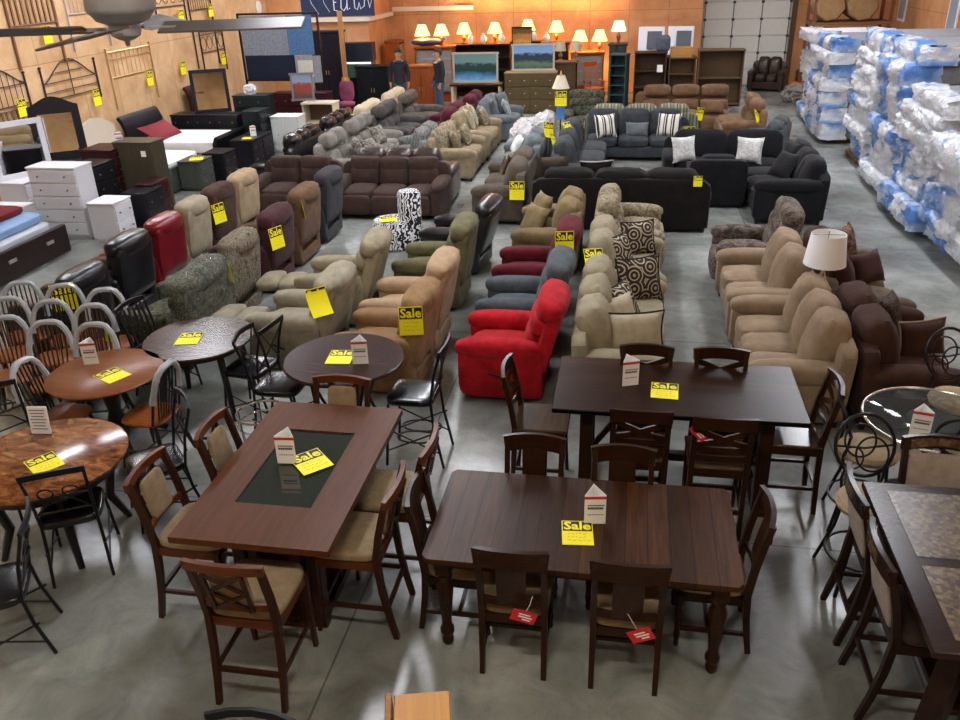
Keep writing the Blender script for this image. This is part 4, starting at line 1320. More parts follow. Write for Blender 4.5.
# long double row running to the far wall
DK = leather('#0f0e10', '#1d1b1d', .22)
sofa('black glossy leather sofa, first of the long back-to-back row', (-6.66, 15.55, 0), FACE_L, 1.85, 3, DK, style='recl', H=1.1)
sofa('black glossy leather sofa, second along the long row', (-6.62, 17.45, 0), FACE_L, 1.85, 3, DK, style='recl', H=1.1)
sofa('ivory leather sofa in the long row after the black ones', (-6.5, 19.4, 0), FACE_L, 1.9, 3, F_IVORY, style='recl', H=1.02)
sofa('ivory leather sofa at the far end of the long row', (-6.4, 21.35, 0), FACE_L, 1.9, 3, F_IVORY, style='recl', H=1.02)
sofa('soft grey reclining loveseat with patterned pillows, first behind umber loveseat', (-5.5, 15.75, 0), FACE_R, 1.4, 2, F_GREY, 'loveseat', style='recl', H=1.04)
sofa('soft grey reclining sofa beyond the first grey loveseat', (-5.48, 17.35, 0), FACE_R, 1.7, 3, F_GREY, style='recl', H=1.04)
sofa('dark grey reclining sofa facing the plaid loveseat row', (-5.42, 19.2, 0), FACE_R, 1.8, 3, F_DGREY, style='recl', H=1.04)
sofa('brownish grey reclining loveseat at the far end near the standing men', (-5.3, 20.95, 0), FACE_R, 1.5, 2, fabric('#4c4540', '#665e57'), 'loveseat', style='recl', H=1.04)
sofa('grey plaid loveseat partly wrapped in plastic behind floral loveseat', (-4.46, 16.75, 0), FACE_L, 1.6, 2, patches('grey plaid', [(0, '#4a4d50'), (.45, '#83837a'), (.55, '#5b5d5c')], 12, .3, stretch=(1, 4, 1)), 'loveseat', H=.95)
sofa('maroon sofa running toward the far wall', (-4.4, 19.3, 0), FACE_L, 1.9, 2, F_MAROON, H=.95)
sofa('maroon loveseat at the far end of its row', (-4.3, 21.25, 0), FACE_L, 1.7, 2, F_MAROON, 'loveseat', H=.95)
FT = fabric('#7d6d55', '#98886d', 8)
sofa('tan chenille loveseat with floral pillows beside umber sofa', (-3.5, 16.85, 0), FACE_R, 1.6, 2, FT, 'loveseat', back_m=FLORAL)
sofa('tan chenille sofa with pointed cream pillows, second along', (-3.48, 18.85, 0), FACE_R, 1.8, 2, FT)
sofa('slate grey sofa heaped with grey pillows near the carved dresser', (-3.2, 20.75, 0), FACE_R, 1.7, 2, F_STEEL)

# middle far group
sofa('brown-grey sofa with plaid pillow and sale sign on its arm', (-2.12, 14.15, 0), FACE_L, 2.0, 2, F_BRGREY, D=.9)
sofa('steel grey loveseat with white pillow behind brown-grey sofa', (-2.1, 16.15, 0), FACE_L, 1.6, 2, F_STEEL, 'loveseat', D=.9)
r = sofa('pale grey sofa heaped with white plastic wrapping', (-2.1, 18.1, 0), FACE_L, 1.8, 2, fabric('#86888a', '#a3a5a6'), D=.9)
P('plastic_wrap', MB().cush((0, -.12, .62), (1.75, .6, .3), p=4, n=16, bulge=.3, jit=.04, seed=9).cush((.2, .25, .85), (1.2, .3, .3), p=3, n=12, bulge=.2, jit=.04, seed=5).mesh('w', flat=True), plain('#d6d2d2', .3, 0, 0, .5, .85), r)
recliner('camouflage recliner behind the wrapped pale sofa', (-1.1, 20.5, 0), FACE_CAM, CAMO, .95, 1.06, .2)

r = sofa('black three-seat sectional with its back turned to the recliner rows', (-.13, 13.42, 0), PI, 2.82, 3, F_ESPB, 'sectional_sofa', H=.93)
t = T('sectional_sofa', 'dark grey L-shaped sectional with striped pillows', 'sofa', (0, 0, 0))
sofa_parts(t, 2.2, 3, F_SMOKE, (.15, 18.45), 0, 'R', H=.95)
sofa_parts(t, 3.1, 3, F_SMOKE, (-.92, 16.35), FACE_R, 'L', H=.95)
t = T('sectional_sofa', 'charcoal black L-shaped sectional with pale pillows by mattress stacks', 'sofa', (0, 0, 0))
sofa_parts(t, 2.2, 2, F_BLACK, (1.72, 16.15), 0, 'L', H=.92)
sofa_parts(t, 2.1, 3, F_BLACK, (2.55, 14.55), FACE_L, 'R', D=1.15, H=.95, style='cush', arm_h=.68)
sofa('black boxy armchair with its plain back turned, inside the black sectional', (1.5, 14.93, 0), PI, 1.0, 1, F_BLACK, 'armchair', 'armchair', style='tight', H=.9, arm_h=.62)
sofa('green striped sofa with its back against the dark grey sectional', (.2, 19.5, 0), PI, 2.5, 3, stripe_mat('moss stripe', [(0, '#5b5c4a'), (.3, '#7a7963'), (.5, '#494a3b'), (.7, '#8b8973')], 7), H=1.0)
t = T('sectional_sofa', 'saddle brown reclining sectional in front of the wooden bookcases', 'sofa', (0, 0, 0))
sofa_parts(t, 2.3, 3, F_SADDLE, (1.2, 21.6), 0, 'L', style='recl', H=1.04)
sofa_parts(t, 1.9, 2, F_SADDLE, (2.45, 20.15), FACE_L, 'R', style='recl', H=1.0)
sofa('dark slate loveseat behind the black sectional near mattresses', (2.6, 17.7, 0), FACE_L - .3, 1.5, 2, fabric('#34393a', '#464c4c'), 'loveseat')

# loose pillows: (label, x, y, z, facing, lean, twist, material, w, h)
BK = plain('#1b1512', .8)
PAT = patches('speckled print', [(0, '#58544c'), (.48, '#a49d90'), (.56, '#6f695f')], 22, .6)
PL = [
 ('scroll print pillow on the cream loveseat, nearer its floral neighbour', .16, 10.42, .7, FACE_R, -.3, -1.15, SCROLL, .46, .46, BK),
 ('scroll print pillow on the cream loveseat, at the arm by its sale sign', -.08, 9.66, .74, FACE_R, -.4, -.7, SCROLL, .46, .46, BK),
 ('large scroll print pillow on the cream sofa arm end farther from tables', .17, 8.85, .72, FACE_R, -.3, -1.1, SCROLL, .54, .52, BK),
 ('scroll print pillow slumped in the middle of the cream sofa', .0, 8.14, .7, FACE_R, -.5, -.5, SCROLL, .46, .46, BK),
 ('plain cream pillow beside the slumped scroll print pillow', -.02, 7.95, .66, FACE_R, -.4, -.8, CREAMP, .42, .42, None),
 ('big cream pillow with dark fringe nearest the trestle table', .13, 7.42, .7, FACE_R, -.25, -1.35, CREAMP, .58, .42, BK),
 ('golden tan pillow leaning on the golden loveseat, nearer burgundy recliner', -1.3, 11.35, .62, FACE_L, -.5, .7, F_GOLD, .5, .5, None),
 ('golden tan pillow with pointed corner on the golden loveseat', -1.25, 11.8, .68, FACE_L, -.4, .5, F_GOLD, .48, .48, None),
 ('brown floral pillow standing on the mocha sofa', 2.62, 10.15, .78, FACE_R, -.3, -.5, patches('leaf print', [(0, '#2c1912'), (.48, '#7d5740'), (.56, '#3b2419'), (.64, '#a0805f')], 12, 1), .46, .46, None),
 ('dark chocolate pillow lying on the mocha sofa seat', 2.8, 9.75, .62, FACE_R, -.5, -.9, F_CHOC, .5, .4, None),
 ('dark leaf print pillow on the chocolate loveseat', 2.62, 8.12, .7, FACE_R, -.3, -.5, patches('dark leaf print', [(0, '#241813'), (.5, '#4a372c'), (.6, '#2b1d17')], 14, 1), .42, .42, None),
 ('chocolate pillow with pale edge at the front of the chocolate loveseat', 2.82, 7.72, .64, FACE_R, -.25, -1.2, F_CHOC, .5, .36, plain('#8a7b68', .8)),
 ('striped cream and black pillow on the dark grey sectional end', .78, 18.3, .72, 0, -.35, -.2, stripe_mat('awning stripe', [(0, '#dcd7cb'), (.35, '#2c2a29'), (.5, '#dcd7cb'), (.62, '#2c2a29'), (.85, '#dcd7cb')], 6.5), .5, .5, None),
 ('striped pillow in the corner of the dark grey sectional', -.55, 18.2, .72, .5, -.35, 0, stripe_mat('awning stripe', [], 6.5), .5, .5, None),
 ('plain grey lumbar pillow in the middle of dark grey sectional', .12, 18.32, .62, 0, -.35, 0, F_STEEL, .5, .32, None),
 ('pale speckled pillow on the charcoal sectional arm', .98, 15.85, .72, 0, -.3, .4, patches('white speckle', [(0, '#b9b9b6'), (.5, '#d6d6d2'), (.6, '#c4c4c0')], 20, .5), .48, .48, None),
 ('pale speckled pillow in the corner of the charcoal sectional', 2.15, 15.8, .72, 0, -.3, -.2, patches('white speckle', [], 20, .5), .48, .48, None),
 ('black pillow thrown on the charcoal sectional, nearer the corner', 2.75, 15.1, .78, FACE_L, -.3, .3, F_BLACK, .55, .5, None),
 ('black pillow thrown on the charcoal sectional, nearer its open end', 2.85, 14.3, .76, FACE_L, -.35, -.2, F_BLACK, .55, .5, None),
 ('black pillow slumped on the charcoal sectional middle seat', 2.6, 14.7, .7, FACE_L, -.6, .5, F_BLACK, .55, .5, None),
 ('white pillow on the steel grey loveseat', -2.2, 16.35, .68, FACE_L, -.5, .3, plain('#d8d8d6', .85), .46, .4, None),
 ('brown plaid pillow on the brown-grey sofa', -2.15, 14.75, .68, FACE_L, -.4, -.3, stripe_mat('brown plaid', [(0, '#9a8a74'), (.2, '#4b3a2e'), (.45, '#6b5a4a'), (.6, '#b0a48e'), (.75, '#3f3128')], 8), .44, .44, None),
 ('dark brown pillow slumped over the black sectional back', -1.25, 13.55, .88, PI, -.5, .3, F_BRGREY, .6, .5, None),
 ('charcoal pillow with white edge on the black sectional', -.55, 13.6, .8, PI, -.45, .2, F_ESPB, .55, .48, plain('#b9b6ae', .8)),
 ('folded grey plaid pillow on the black sectional seat', .1, 13.75, .72, PI, -.8, -.2, patches('grey plaid', [], 12), .6, .4, None),
 ('pointed cream pillow on the tan chenille sofa', -3.6, 18.6, .78, FACE_R, -.3, .5, CREAMP, .5, .5, None),
 ('pointed cream pillow on the tan chenille sofa beside floral pillow', -3.62, 19.1, .8, FACE_R, -.3, .4, CREAMP, .52, .52, None),
 ('floral pillow on the tan chenille sofa far end', -3.4, 19.45, .7, FACE_R, -.4, 0, FLORAL, .46, .46, None),
 ('floral pillow on the tan chenille loveseat', -3.4, 17.25, .7, FACE_R, -.4, 0, FLORAL, .46, .46, None),
 ('patterned pillow on the tan chenille loveseat near end', -3.5, 16.5, .72, FACE_R, -.35, .5, FLORAL, .48, .48, None),
 ('grey pillow on the slate grey sofa, nearer the tan sofa', -3.3, 20.3, .74, FACE_R, -.3, .4, F_STEEL, .5, .5, None),
 ('grey pillow on the slate grey sofa beside the dresser', -3.2, 21.1, .76, FACE_R, -.3, -.3, F_STEEL, .52, .52, None),
 ('silvery patterned pillow on the slate grey sofa', -3.05, 20.65, .7, FACE_R, -.4, .2, patches('silver print', [(0, '#6f767a'), (.5, '#a6abad')], 14), .44, .44, None),
 ('patterned pillow on the first soft grey loveseat', -5.35, 15.9, .7, FACE_R, -.4, .3, PAT, .46, .42, None),
 ('patterned pillow on the soft grey sofa', -5.3, 17.2, .7, FACE_R, -.4, -.2, PAT, .46, .42, None),
 ('round-cornered patterned pillow on the first grey loveseat arm', -5.2, 16.2, .66, FACE_R, -.6, -.4, PAT, .42, .36, None),
 ('brown bolster pillow on the saddle brown sectional', 1.9, 21.2, .64, 0, -.3, -.1, F_SADDLE, .6, .34, None),
]
for lb, x, y, z, f, lean, tw, m, w_, h_, tr in PL:
    throw_pillow(lb, (x, y, z), (lean, 0, f + tw), m, w_, h_, .18, 'loose pillows on the sofas', tr)

# white shade lamp on a small table between the tan and brown rows
t = T('end_table', 'small dark end table between the tan and brown sofas', 'table', (2.08, 8.74, 0))
P('top', MB().box((0, 0, .5), (.2, .2, .03), .005), DARKX, t)
for sx in (-1, 1):
    for sy in (-1, 1):
        P('leg', cached(('et', sx, sy), lambda: MB().box((sx * .08, sy * .08, .24), (.03, .03, .48))), DARKW, t)
table_lamp('table lamp with white drum shade between tan and brown sofas', (2.08, 8.74, .515), .33, .215, .175, .52, CHROME, 0, plain('#f7f8fc', .8))

# sale signs on the upholstery
UP = PI / 2
def vs_(lb, x, y, z, f, s=1.0, tilt=-.12, roll=0, bent=0):
    sale_sign(lb, (x, y, z), (UP + tilt, roll, f), s, bent)
vs_('yellow sale sign on the back of the low black leather recliner', -5.97, 7.4, .84, .6, 1.1)
vs_('yellow sale sign on the back of the dark brown recliner', -5.9, 10.95, .76, FACE_R - .35, 1.05)
vs_('yellow sale sign edge-on between the two camouflage recliners', -4.6, 8.5, .78, FACE_R + .9, .9)
vs_('yellow sale sign on the back of the maroon-brown recliner', -4.5, 9.75, .8, FACE_R - .4, 1.05)
vs_('yellow sale sign folded over the coppery tan recliner', -4.55, 10.85, .88, FACE_R + .5, .9)
vs_('bent yellow sale sign hanging off the beige recliner back', -3.08, 7.42, .9, FACE_R - .75, 1.05, -.15, 0, .09)
vs_('yellow sale sign on the back of the camel brown recliner', -1.99, 7.02, .9, .22, 1.05)
vs_('yellow sale sign on the back of the burgundy recliner', -.7, 9.24, 1.0, .2, 1.0)
vs_('yellow sale sign hung between cream sofa and cream loveseat backs', -.34, 8.98, .9, FACE_R - 1.3, 1.0, -.8)
vs_('yellow sale sign turned sideways beside the white drum lamp', 1.98, 8.62, .72, FACE_L + .9, 1.25, -.5, -1.5)
sale_sign('yellow sale sign lying on the zebra chair seat', (-3.6, 11.85, .462), (0, 0, .3), 1.1)
vs_('yellow sale sign on the arm of the brown-grey sofa', -1.78, 13.12, .6, 0, 1.1)
vs_('small yellow sale sign on the back corner of black sectional', 1.05, 12.93, .84, 0, .6)
vs_('yellow sale sign on the arm of the dark grey sectional', 1.2, 17.95, .6, .2, 1.1)
vs_('yellow sale sign draped over the dark grey sectional wing', -1.2, 16.4, .98, FACE_R - .6, 1.1, -.6)
vs_('yellow sale sign crumpled on the dark grey sectional near wing', -1.4, 15.4, .96, FACE_R - .4, 1.0, -.5, .4)
vs_('yellow sale sign on the steel grey loveseat back', -1.6, 16.5, .95, FACE_R - .8, 1.1, -.2, .2)
vs_('yellow sale sign on the arm of the saddle brown sectional', 2.75, 19.35, .7, FACE_R - .8, 1.2, -.6, .4)
vs_('yellow sale sign on the end of the green striped sofa', 1.47, 19.2, .8, .7, 1.0, 0, .2)
vs_('yellow sale sign between the umber loveseat and umber sofa', -5.07, 13.3, .66, 0, .8, -.4)
o = P('price_tag', MB().box((0, 0, -.18), (.2, .004, .36)), plain('#5b8fd8', .4), None, (-1.6, 19.48, 1.0), (0, .1, .1))
tag(o, 'blue printed tag hanging below the floor lamp by wrapped sofa', 'tag')
# ------------------------------------------------------------------ bedroom displays along the wall
WHITEP = plain('#d9d9de', .4)
GREENB = wood('#3b372b', '#4c4738', 'Z', 3, .4)
GRAYB = wood('#3c3f3a', '#4d514a', 'Z', 3, .4)
BLKW = wood('#131216', '#201e24', 'Z', 3, .35)
MARW = wood('#2a1113', '#3d1a1b', 'Z', 3, .35)
chest('tall white chest of drawers near the wrapped bed', (-9.17, 12.05, 0), FACE_CAM + .0, .86, .45, 1.2, 5, 1, WHITEP, plain('#6a6a70', .4, .8))
chest('white nightstand beside the tall white chest', (-8.35, 11.95, 0), FACE_R, .5, .46, .66, 2, 1, WHITEP, plain('#6a6a70', .4, .8), 'nightstand', 'nightstand')
chest('black nightstand behind the white nightstand', (-8.15, 12.62, 0), FACE_R, .55, .42, .66, 2, 1, BLKW, None, 'nightstand', 'nightstand')
chest('black chest behind the tall white chest', (-9.0, 12.62, 0), FACE_R, .6, .45, 1.1, 4, 1, BLKW)
chest('deep maroon chest between black and olive chests', (-9.22, 13.45, 0), FACE_R, .6, .6, 1.2, 5, 1, MARW)
chest('deep maroon nightstand in front of the olive-brown chest', (-8.2, 13.05, 0), FACE_R, .55, .3, .7, 2, 1, MARW, None, 'nightstand', 'nightstand')
chest('olive-brown tall chest with small white label on its side', (-8.62, 13.55, 0), FACE_AWAY, .72, .45, 1.3, 5, 1, GREENB)
olive = [o for o in C.objects if str(o.get('label')).startswith('olive-brown tall chest')][0]
P('paper_label', MB().box((0, 0, 0), (.09, .004, .1)), WHT, olive, (-.2, .228, 1.1), label='small white paper label')
tent_card('white tent card on top of the maroon chest', (-9.0, 13.6, 1.2), .3)
chest('grey-green nightstand with yellow sign on top', (-8.55, 15.25, 0), FACE_R, .55, .45, .6, 2, 1, GRAYB, None, 'nightstand', 'nightstand')
sale_sign('yellow sale sign lying on the grey-green nightstand', (-8.5, 15.25, .604), (0, 0, .4), 1.2)
chest('dark nightstand beside the grey-green nightstand', (-8.4, 16.0, 0), FACE_R, .55, .45, .6, 2, 1, BLKW, None, 'nightstand', 'nightstand')

def bed(label, loc, W, L, head_h, foot_h, m, sleigh=True):
    """head toward -X, foot toward +X"""
    r = T('bed_frame', label, 'bed', loc)
    if sleigh:
        pr = [(-.05, .05), (.02, .05), (.02, head_h - .25), (-.06, head_h - .06), (-.12, head_h), (-.17, head_h - .05), (-.1, head_h - .16), (-.05, head_h - .3)]
        P('headboard', MB().prism(pr, -W / 2, W / 2, 'Y', (-L / 2, 0, 0)), m, r)
        pf = [(-.02, .05), (.05, .05), (.06, foot_h - .2), (.13, foot_h - .06), (.1, foot_h), (.04, foot_h - .03), (-.02, foot_h - .18)]
        P('footboard', MB().prism(pf, -W / 2, W / 2, 'Y', (L / 2, 0, 0)), m, r)
    else:
        P('headboard', MB().box((-L / 2, 0, head_h / 2 + .03), (.07, W, head_h - .05), .012), m, r)
        P('footboard', MB().box((L / 2, 0, foot_h / 2 + .02), (.08, W, foot_h - .03), .012), m, r)
    for s in (-1, 1):
        P('side_rail', MB().box((0, s * (W / 2 - .02), .26), (L - .06, .04, .22), .006), m, r)
    return r
def mattress_on(label, loc, L, W, z0, h, m):
    o = P('mattress', MB().cush((0, 0, z0 + h / 2), (L, W, h), p=9, bulge=.03, thin=2), m, None, loc)
    tag(o, label, 'mattress'); return o
SHEET = fabric('#d0ccca', '#e4e1df', 6)
bed('black sleigh bed with white mattress and red pillow', (-9.85, 17.45, 0), 1.55, 2.0, 1.16, .75, wood('#0e0d11', '#191820', 'Y', 3, .42))
mattress_on('white mattress on the black sleigh bed', (-9.8, 17.45, 0), 1.9, 1.44, .36, .28, SHEET)
throw_pillow('red pillow against the black sleigh headboard', (-10.3, 17.2, .76), (-.95, 0, FACE_R), plain('#7a1f2a', .85), 1.15, .6, .22)
bed('white mattress bed in front of black sleigh bed, with grey side rail', (-9.85, 15.5, 0), 1.5, 2.0, .95, .5, GRAYB, False)
mattress_on('white bare mattress in front of the sleigh bed', (-9.85, 15.5, 0), 1.88, 1.4, .34, .24, SHEET)
lowbed = bed('dark brown low bed frame stacked with plastic-wrapped mattresses', (-9.75, 10.35, 0), 1.7, 2.1, .95, .46, wood('#1f1412', '#2e1f1b', 'Y', 3, .35), False)
mattress_on('plastic-wrapped white mattress lying on the low brown bed frame', (-9.75, 10.35, 0), 1.96, 1.55, .38, .16, plain('#b9bec6', .2))
mattress_on('blue plastic-wrapped mattress, middle of the pile on brown bed', (-9.85, 10.4, 0), 1.9, 1.5, .54, .13, plain('#7f9fc8', .2))
mattress_on('deep red mattress on top of the pile on brown bed', (-10.05, 10.45, 0), 1.7, 1.4, .67, .1, fabric('#5a1116', '#6e1a20', 6))
for i, y in enumerate((9.9, 10.75)):
    P('handle', cached('pull', lambda: MB().box((0, 0, 0), (.02, .16, .05), .004)), plain('#c9c4bc', .3, .9), lowbed, (1.095, y - 10.35, .3), label='pale metal handle')
chest('long white low dresser behind the plastic-wrapped mattresses', (-10.3, 11.62, 0), FACE_CAM, 1.3, .42, .62, 2, 3, WHITEP, plain('#7a3038', .4), 'dresser', 'dresser')

# dressers with mirrors behind
chest('black long dresser carrying the tall arched mirror', (-10.4, 14.0, 0), FACE_R, 1.2, .75, .9, 3, 2, BLKW, None, 'dresser', 'dresser')
mirror('tall arched black mirror standing on the black dresser', (-10.3, 13.75, .9), .63, .85, .95, BLKW, .16, .14, .15)
mirror('white framed dresser mirror with reflected sale sign', (-10.35, 12.72, .82), FACE_R - .5, .95, .95, WHITEP, 0, .09)
chest('white long dresser under the white framed mirror', (-10.35, 12.75, 0), FACE_R, .95, .5, .82, 3, 2, WHITEP, None, 'dresser', 'dresser')
chest('black wide dresser beyond the black sleigh bed', (-10.0, 18.85, 0), FACE_CAM, 1.7, .5, .88, 3, 3, BLKW, None, 'dresser', 'dresser')
mirror('plain dark framed mirror on the wide black dresser', (-9.9, 18.95, .88), .5, .85, .98, BLKW, 0, .08, .13)
chest('tall black chest at the end of the wide black dresser', (-9.0, 19.3, 0), FACE_CAM, .85, .45, 1.25, 5, 1, wood('#121a1c', '#1c2628', 'Z', 3, .35), None)
bed('dark sleigh headboard bed with red pillow beyond the wide dresser', (-10.3, 20.5, 0), 1.3, 1.3, 1.35, .6, MARW)
throw_pillow('red pillow on the far maroon sleigh bed', (-10.6, 20.2, .8), (-.6, 0, FACE_R), plain('#8a2030', .85), .7, .45, .18)
chest('black low dresser with tent card beside the glossy sofa row', (-8.35, 17.5, 0), FACE_R, 1.1, .5, .62, 2, 2, BLKW, None, 'dresser', 'dresser')
tent_card('white tent card standing on the black low dresser', (-8.25, 17.45, .62), .3)
sale_sign('yellow sale sign lying on the black low dresser', (-8.3, 17.2, .624), (0, 0, .2), .9)
chest('black tall chest against the end of the sleigh footboard', (-8.55, 18.35, 0), FACE_R, .6, .4, 1.05, 4, 1, wood('#10181a', '#1a2426', 'Z', 3, .35), None)
o = P('pillow_bag', MB().cush((0, 0, .1), (.3, .22, .2), p=3, n=8, jit=.02, bulge=.2).mesh('pillow_bag', flat=True), plain('#d5d8dc', .3), None, (-9.05, 19.3, 1.25))
tag(o, 'white plastic-wrapped bundle on the tall black chest', 'bundle')
chest('white ribbed cabinet beside the glossy black sofa row', (-7.95, 18.75, 0), FACE_CAM, .66, .5, .86, 1, 2, plain('#cfd2cf', .45), None, 'cabinet', 'cabinet')
bookcase('cream media stand with open shelves behind the white cabinet', (-7.55, 19.9, 0), FACE_CAM, .8, .45, .95, 2, plain('#c9bea8', .5), 'media_stand', 'stand', plain('#5a3d28', .6))
sale_sign('yellow sale sign lying on the cream media stand', (-7.55, 19.85, .978), (0, 0, .2), 1.1)
framed_art('small red landscape picture standing on the media stand', (-8.0, 20.0, 1.32), (-.1, 0, .25), .5, .6, picture_mat('red landscape', '#7d8ea3', '#8a3a34', '#40302c', '#6b4034'), plain('#6f7076', .4))

# headboards hung on the wall (wall plane faces +X); local X along the wall, Z up
def headboard(label, y, z, W, H, style, m, legs=.5, t=.014):
    r = T('headboard', label, 'headboard', (WX + .025, y, z), FACE_R, 'metal and wooden headboards hung on the wall')
    for s in (-1, 1):
        P('post', MB().tube([(s * W / 2, 0, -legs), (s * W / 2, 0, H)], t * 1.5, 7).lathe([(.012, 0), (.03, .02), (.03, .045), (.005, .06)], 8, (s * W / 2, 0, H)), m, r)
    b = MB()
    def top(x):
        u = 2 * x / W
        if style == 'arch': return H * .55 + .4 * math.cos(u * PI / 2) ** 1.5
        if style == 'camel': return H * .75 + .3 * (1 - u * u) ** 2
        return H - .03
    n = 16
    xs = [-W / 2 + W * i / n for i in range(n + 1)]
    b.tube([(x, 0, top(x)) for x in xs], t, 6)
    b.tube([(-W / 2, 0, .05), (W / 2, 0, .05)], t * .9, 6)
    if style == 'arch':
        for k in range(4):
            z_ = .18 + .17 * k
            hw_ = max((abs(x) for x in xs if top(x) > z_), default=.1)
            b.tube([(-hw_, 0, z_), (hw_, 0, z_)], t * .7, 5)
        b.tube([(0, 0, .05), (0, 0, top(0))], t * .7, 5)
    elif style in ('bars', 'camel'):
        for i in range(1, 10):
            x = -W / 2 + W * i / 10
            b.tube([(x, 0, .05), (x, 0, top(x))], t * .55, 5)
        b.tube([(-W / 2, 0, H * .72), (W / 2, 0, H * .72)], t * .7, 5)
    elif style == 'scroll':
        for i in range(4):
            x = -W / 2 + W * (i + .5) / 4
            b.tube([(x + W / 9 * math.cos(a), 0, H * .45 + H * .28 * math.sin(a)) for a in [2 * PI * k / 14 for k in range(14)]], t * .55, 5, True)
        b.tube([(-W / 2, 0, H * .8), (W / 2, 0, H * .8)], t * .7, 5)
    elif style == 'slats':
        for i in range(1, 9):
            x = -W / 2 + W * i / 9
            b.bar([(x, 0, .05), (x, 0, H - .03)], .05, .015, up=Y3)
    P('grille', b, m, r)
    return r
BRASS = plain('#d9b476', .3, .6)
IR2 = plain('#3a2a25', .45, .3)
headboard('dark arched metal headboard with five rails above the arched mirror', 15.7, 1.72, 1.75, .62, 'arch', IR2, .12)
headboard('pale brass metal headboard with thin spindles and long legs', 17.95, 1.86, 1.75, .6, 'bars', BRASS, .6)
headboard('bronze curved-top headboard with close spindles near the picture edge', 13.6, 1.78, 1.5, .55, 'camel', IR2, .2)
headboard('wooden slatted headboard with fan spindles high on the wall', 15.0, 3.1, 1.35, .8, 'slats', plain('#7a5236', .5), .7, .02)
headboard('silver-legged dark headboard hung high beside the wooden slatted one', 16.7, 3.2, 1.3, .8, 'bars', plain('#b5aea8', .4, .4), .65)
headboard('dark metal headboard with square panels high on the wall', 20.1, 3.15, 1.4, .7, 'scroll', IR2, .5)
headboard('tall black bed post headboard above the plain dark mirror', 21.6, 3.0, 1.2, .9, 'bars', IR2, 1.35)
headboard('scrolled dark metal headboard with wavy filigree near the rug rack', 21.95, 1.95, 1.3, .6, 'scroll', IR2, .5)
headboard('low tan wooden headboard leaning near the white framed mirror', 13.6, 1.2, 1.2, .6, 'slats', plain('#8a6a48', .5), .5, .02)
o = P('headboard', MB().prism([(-.62, 0), (.62, 0), (.62, 1.12), (.5, 1.18), (.25, 1.3), (0, 1.34), (-.25, 1.3), (-.5, 1.18), (-.62, 1.12)], -.04, .04, 'Y'), plain('#b9ad9a', .7), None, (-10.7, 15.5, 0), (-.06, 0, FACE_R))
tag(o, 'beige upholstered camel-back headboard beside the arched mirror', 'headboard')
for y, z, lb in ((16.3, 1.62, 'below the dark arched headboard'), (14.0, 1.78, 'below the bronze curved headboard'), (18.45, 1.73, 'below the brass headboard'),
                 (15.2, 2.95, 'below the wooden slatted headboard'), (20.4, 2.95, 'on the square-panel headboard'), (22.0, 3.0, 'on the topmost headboard by the rug rack'),
                 (20.05, 1.78, 'on bare wall above the plain dark mirror'), (22.3, 1.77, 'below the scrolled headboard by the rug rack')):
    vs_('yellow sale sign hung ' + lb, WX + .1, y, z, FACE_R, 1.15, 0)
o = P('wall_clock', MB().lathe([(.17, 0), (.18, .02), (.17, .04), (.15, .045)], 24), plain('#d9d9d9', .4), None, (WX + .02, 25.2, 2.9), (0, PI / 2, 0))
tag(o, 'round white clock high on the wall above the rug rack', 'clock')

# rug rack
r = T('rug_rack', 'dark metal rack frame holding the hanging rugs', 'rack', (-9.3, 22.0, 0))
for s in (-1, 1):
    P('post', MB().box((s * 1.1, .06, 1.45), (.05, .05, 2.9)), IRON, r)
P('rail', MB().box((0, .06, 2.88), (2.25, .05, .05)), IRON, r)
P('rail', MB().box((0, .06, 1.22), (2.25, .05, .05)), IRON, r)
def rug(lb, x, z, w, h, m, dy=0.0):
    b = MB()
    n = 12
    b.bar([(-w / 2 + w * i / n, .008 * math.sin(i * 1.9), 0) for i in range(n + 1)], .012, h)
    o = P('hanging_rug', b, m, None, (x, 22.0 + dy, z)); tag(o, lb, 'rug', 'rugs hanging on the rack')
rug('grey shaggy rug hanging at the top of the rack', -9.7, 2.35, 1.25, .98, fabric('#6e7480', '#8a909a', 20))
rug('blue rug hanging at the top beside the grey rug', -8.7, 2.35, .72, .98, fabric('#3f5f86', '#54779e', 20))
rug('navy rug hanging below the grey rug', -9.62, 1.55, 1.4, .62, fabric('#141a2b', '#1c2438', 20))
rug('cream-centred patterned rug hanging below the blue rug', -8.55, 1.5, .72, .68, fabric('#7e7f86', '#94959b', 20), -.02)
rug('small pale square rug in front of the patterned rug', -8.62, 1.52, .42, .42, fabric('#b9b8ae', '#cbcabf', 20), -.05)
chest('maroon wide dresser below the rug rack', (-8.6, 21.4, 0), FACE_CAM, 1.5, .5, 1.0, 3, 3, MARW, None, 'dresser', 'dresser')

# back corner with armoires, men and curio cabinets
o = P('support_post', MB().box((0, 0, 1.4), (.14, .14, 2.8), .01), wood('#a5744a', '#bd8c5f', 'Z', 2, .6), None, (-8.35, 24.3, 0), (0, 0, .3))
tag(o, 'bare wooden post with yellow rope near the dark armoires', 'post')
P('rope', MB().lathe([(.11, .3), (.115, .35), (.115, .95), (.11, 1.0)], 10), plain('#d9a93a', .6), o)
def armoire(lb, x, y, w, h, m, rz=0):
    r = T('armoire', lb, 'armoire', (x, y, 0), rz)
    P('body', MB().span((-w / 2, -.25, .06), (w / 2, .25, h)), m, r)
    P('cornice', MB().box((0, 0, h + .02), (w + .08, .56, .06), .012), m, r)
    P('plinth', MB().span((-w / 2 - .02, -.26, 0), (w / 2 + .02, .26, .08)), m, r)
    for s in (-1, 1):
        d = P('door', MB().box((s * w / 4, -.262, h / 2 + .03), (w / 2 - .02, .024, h - .12), .008), m, r)
        P('handle', MB().box((s * .04, -.285, h / 2), (.015, .02, .12)), BRASS, d)
    return r
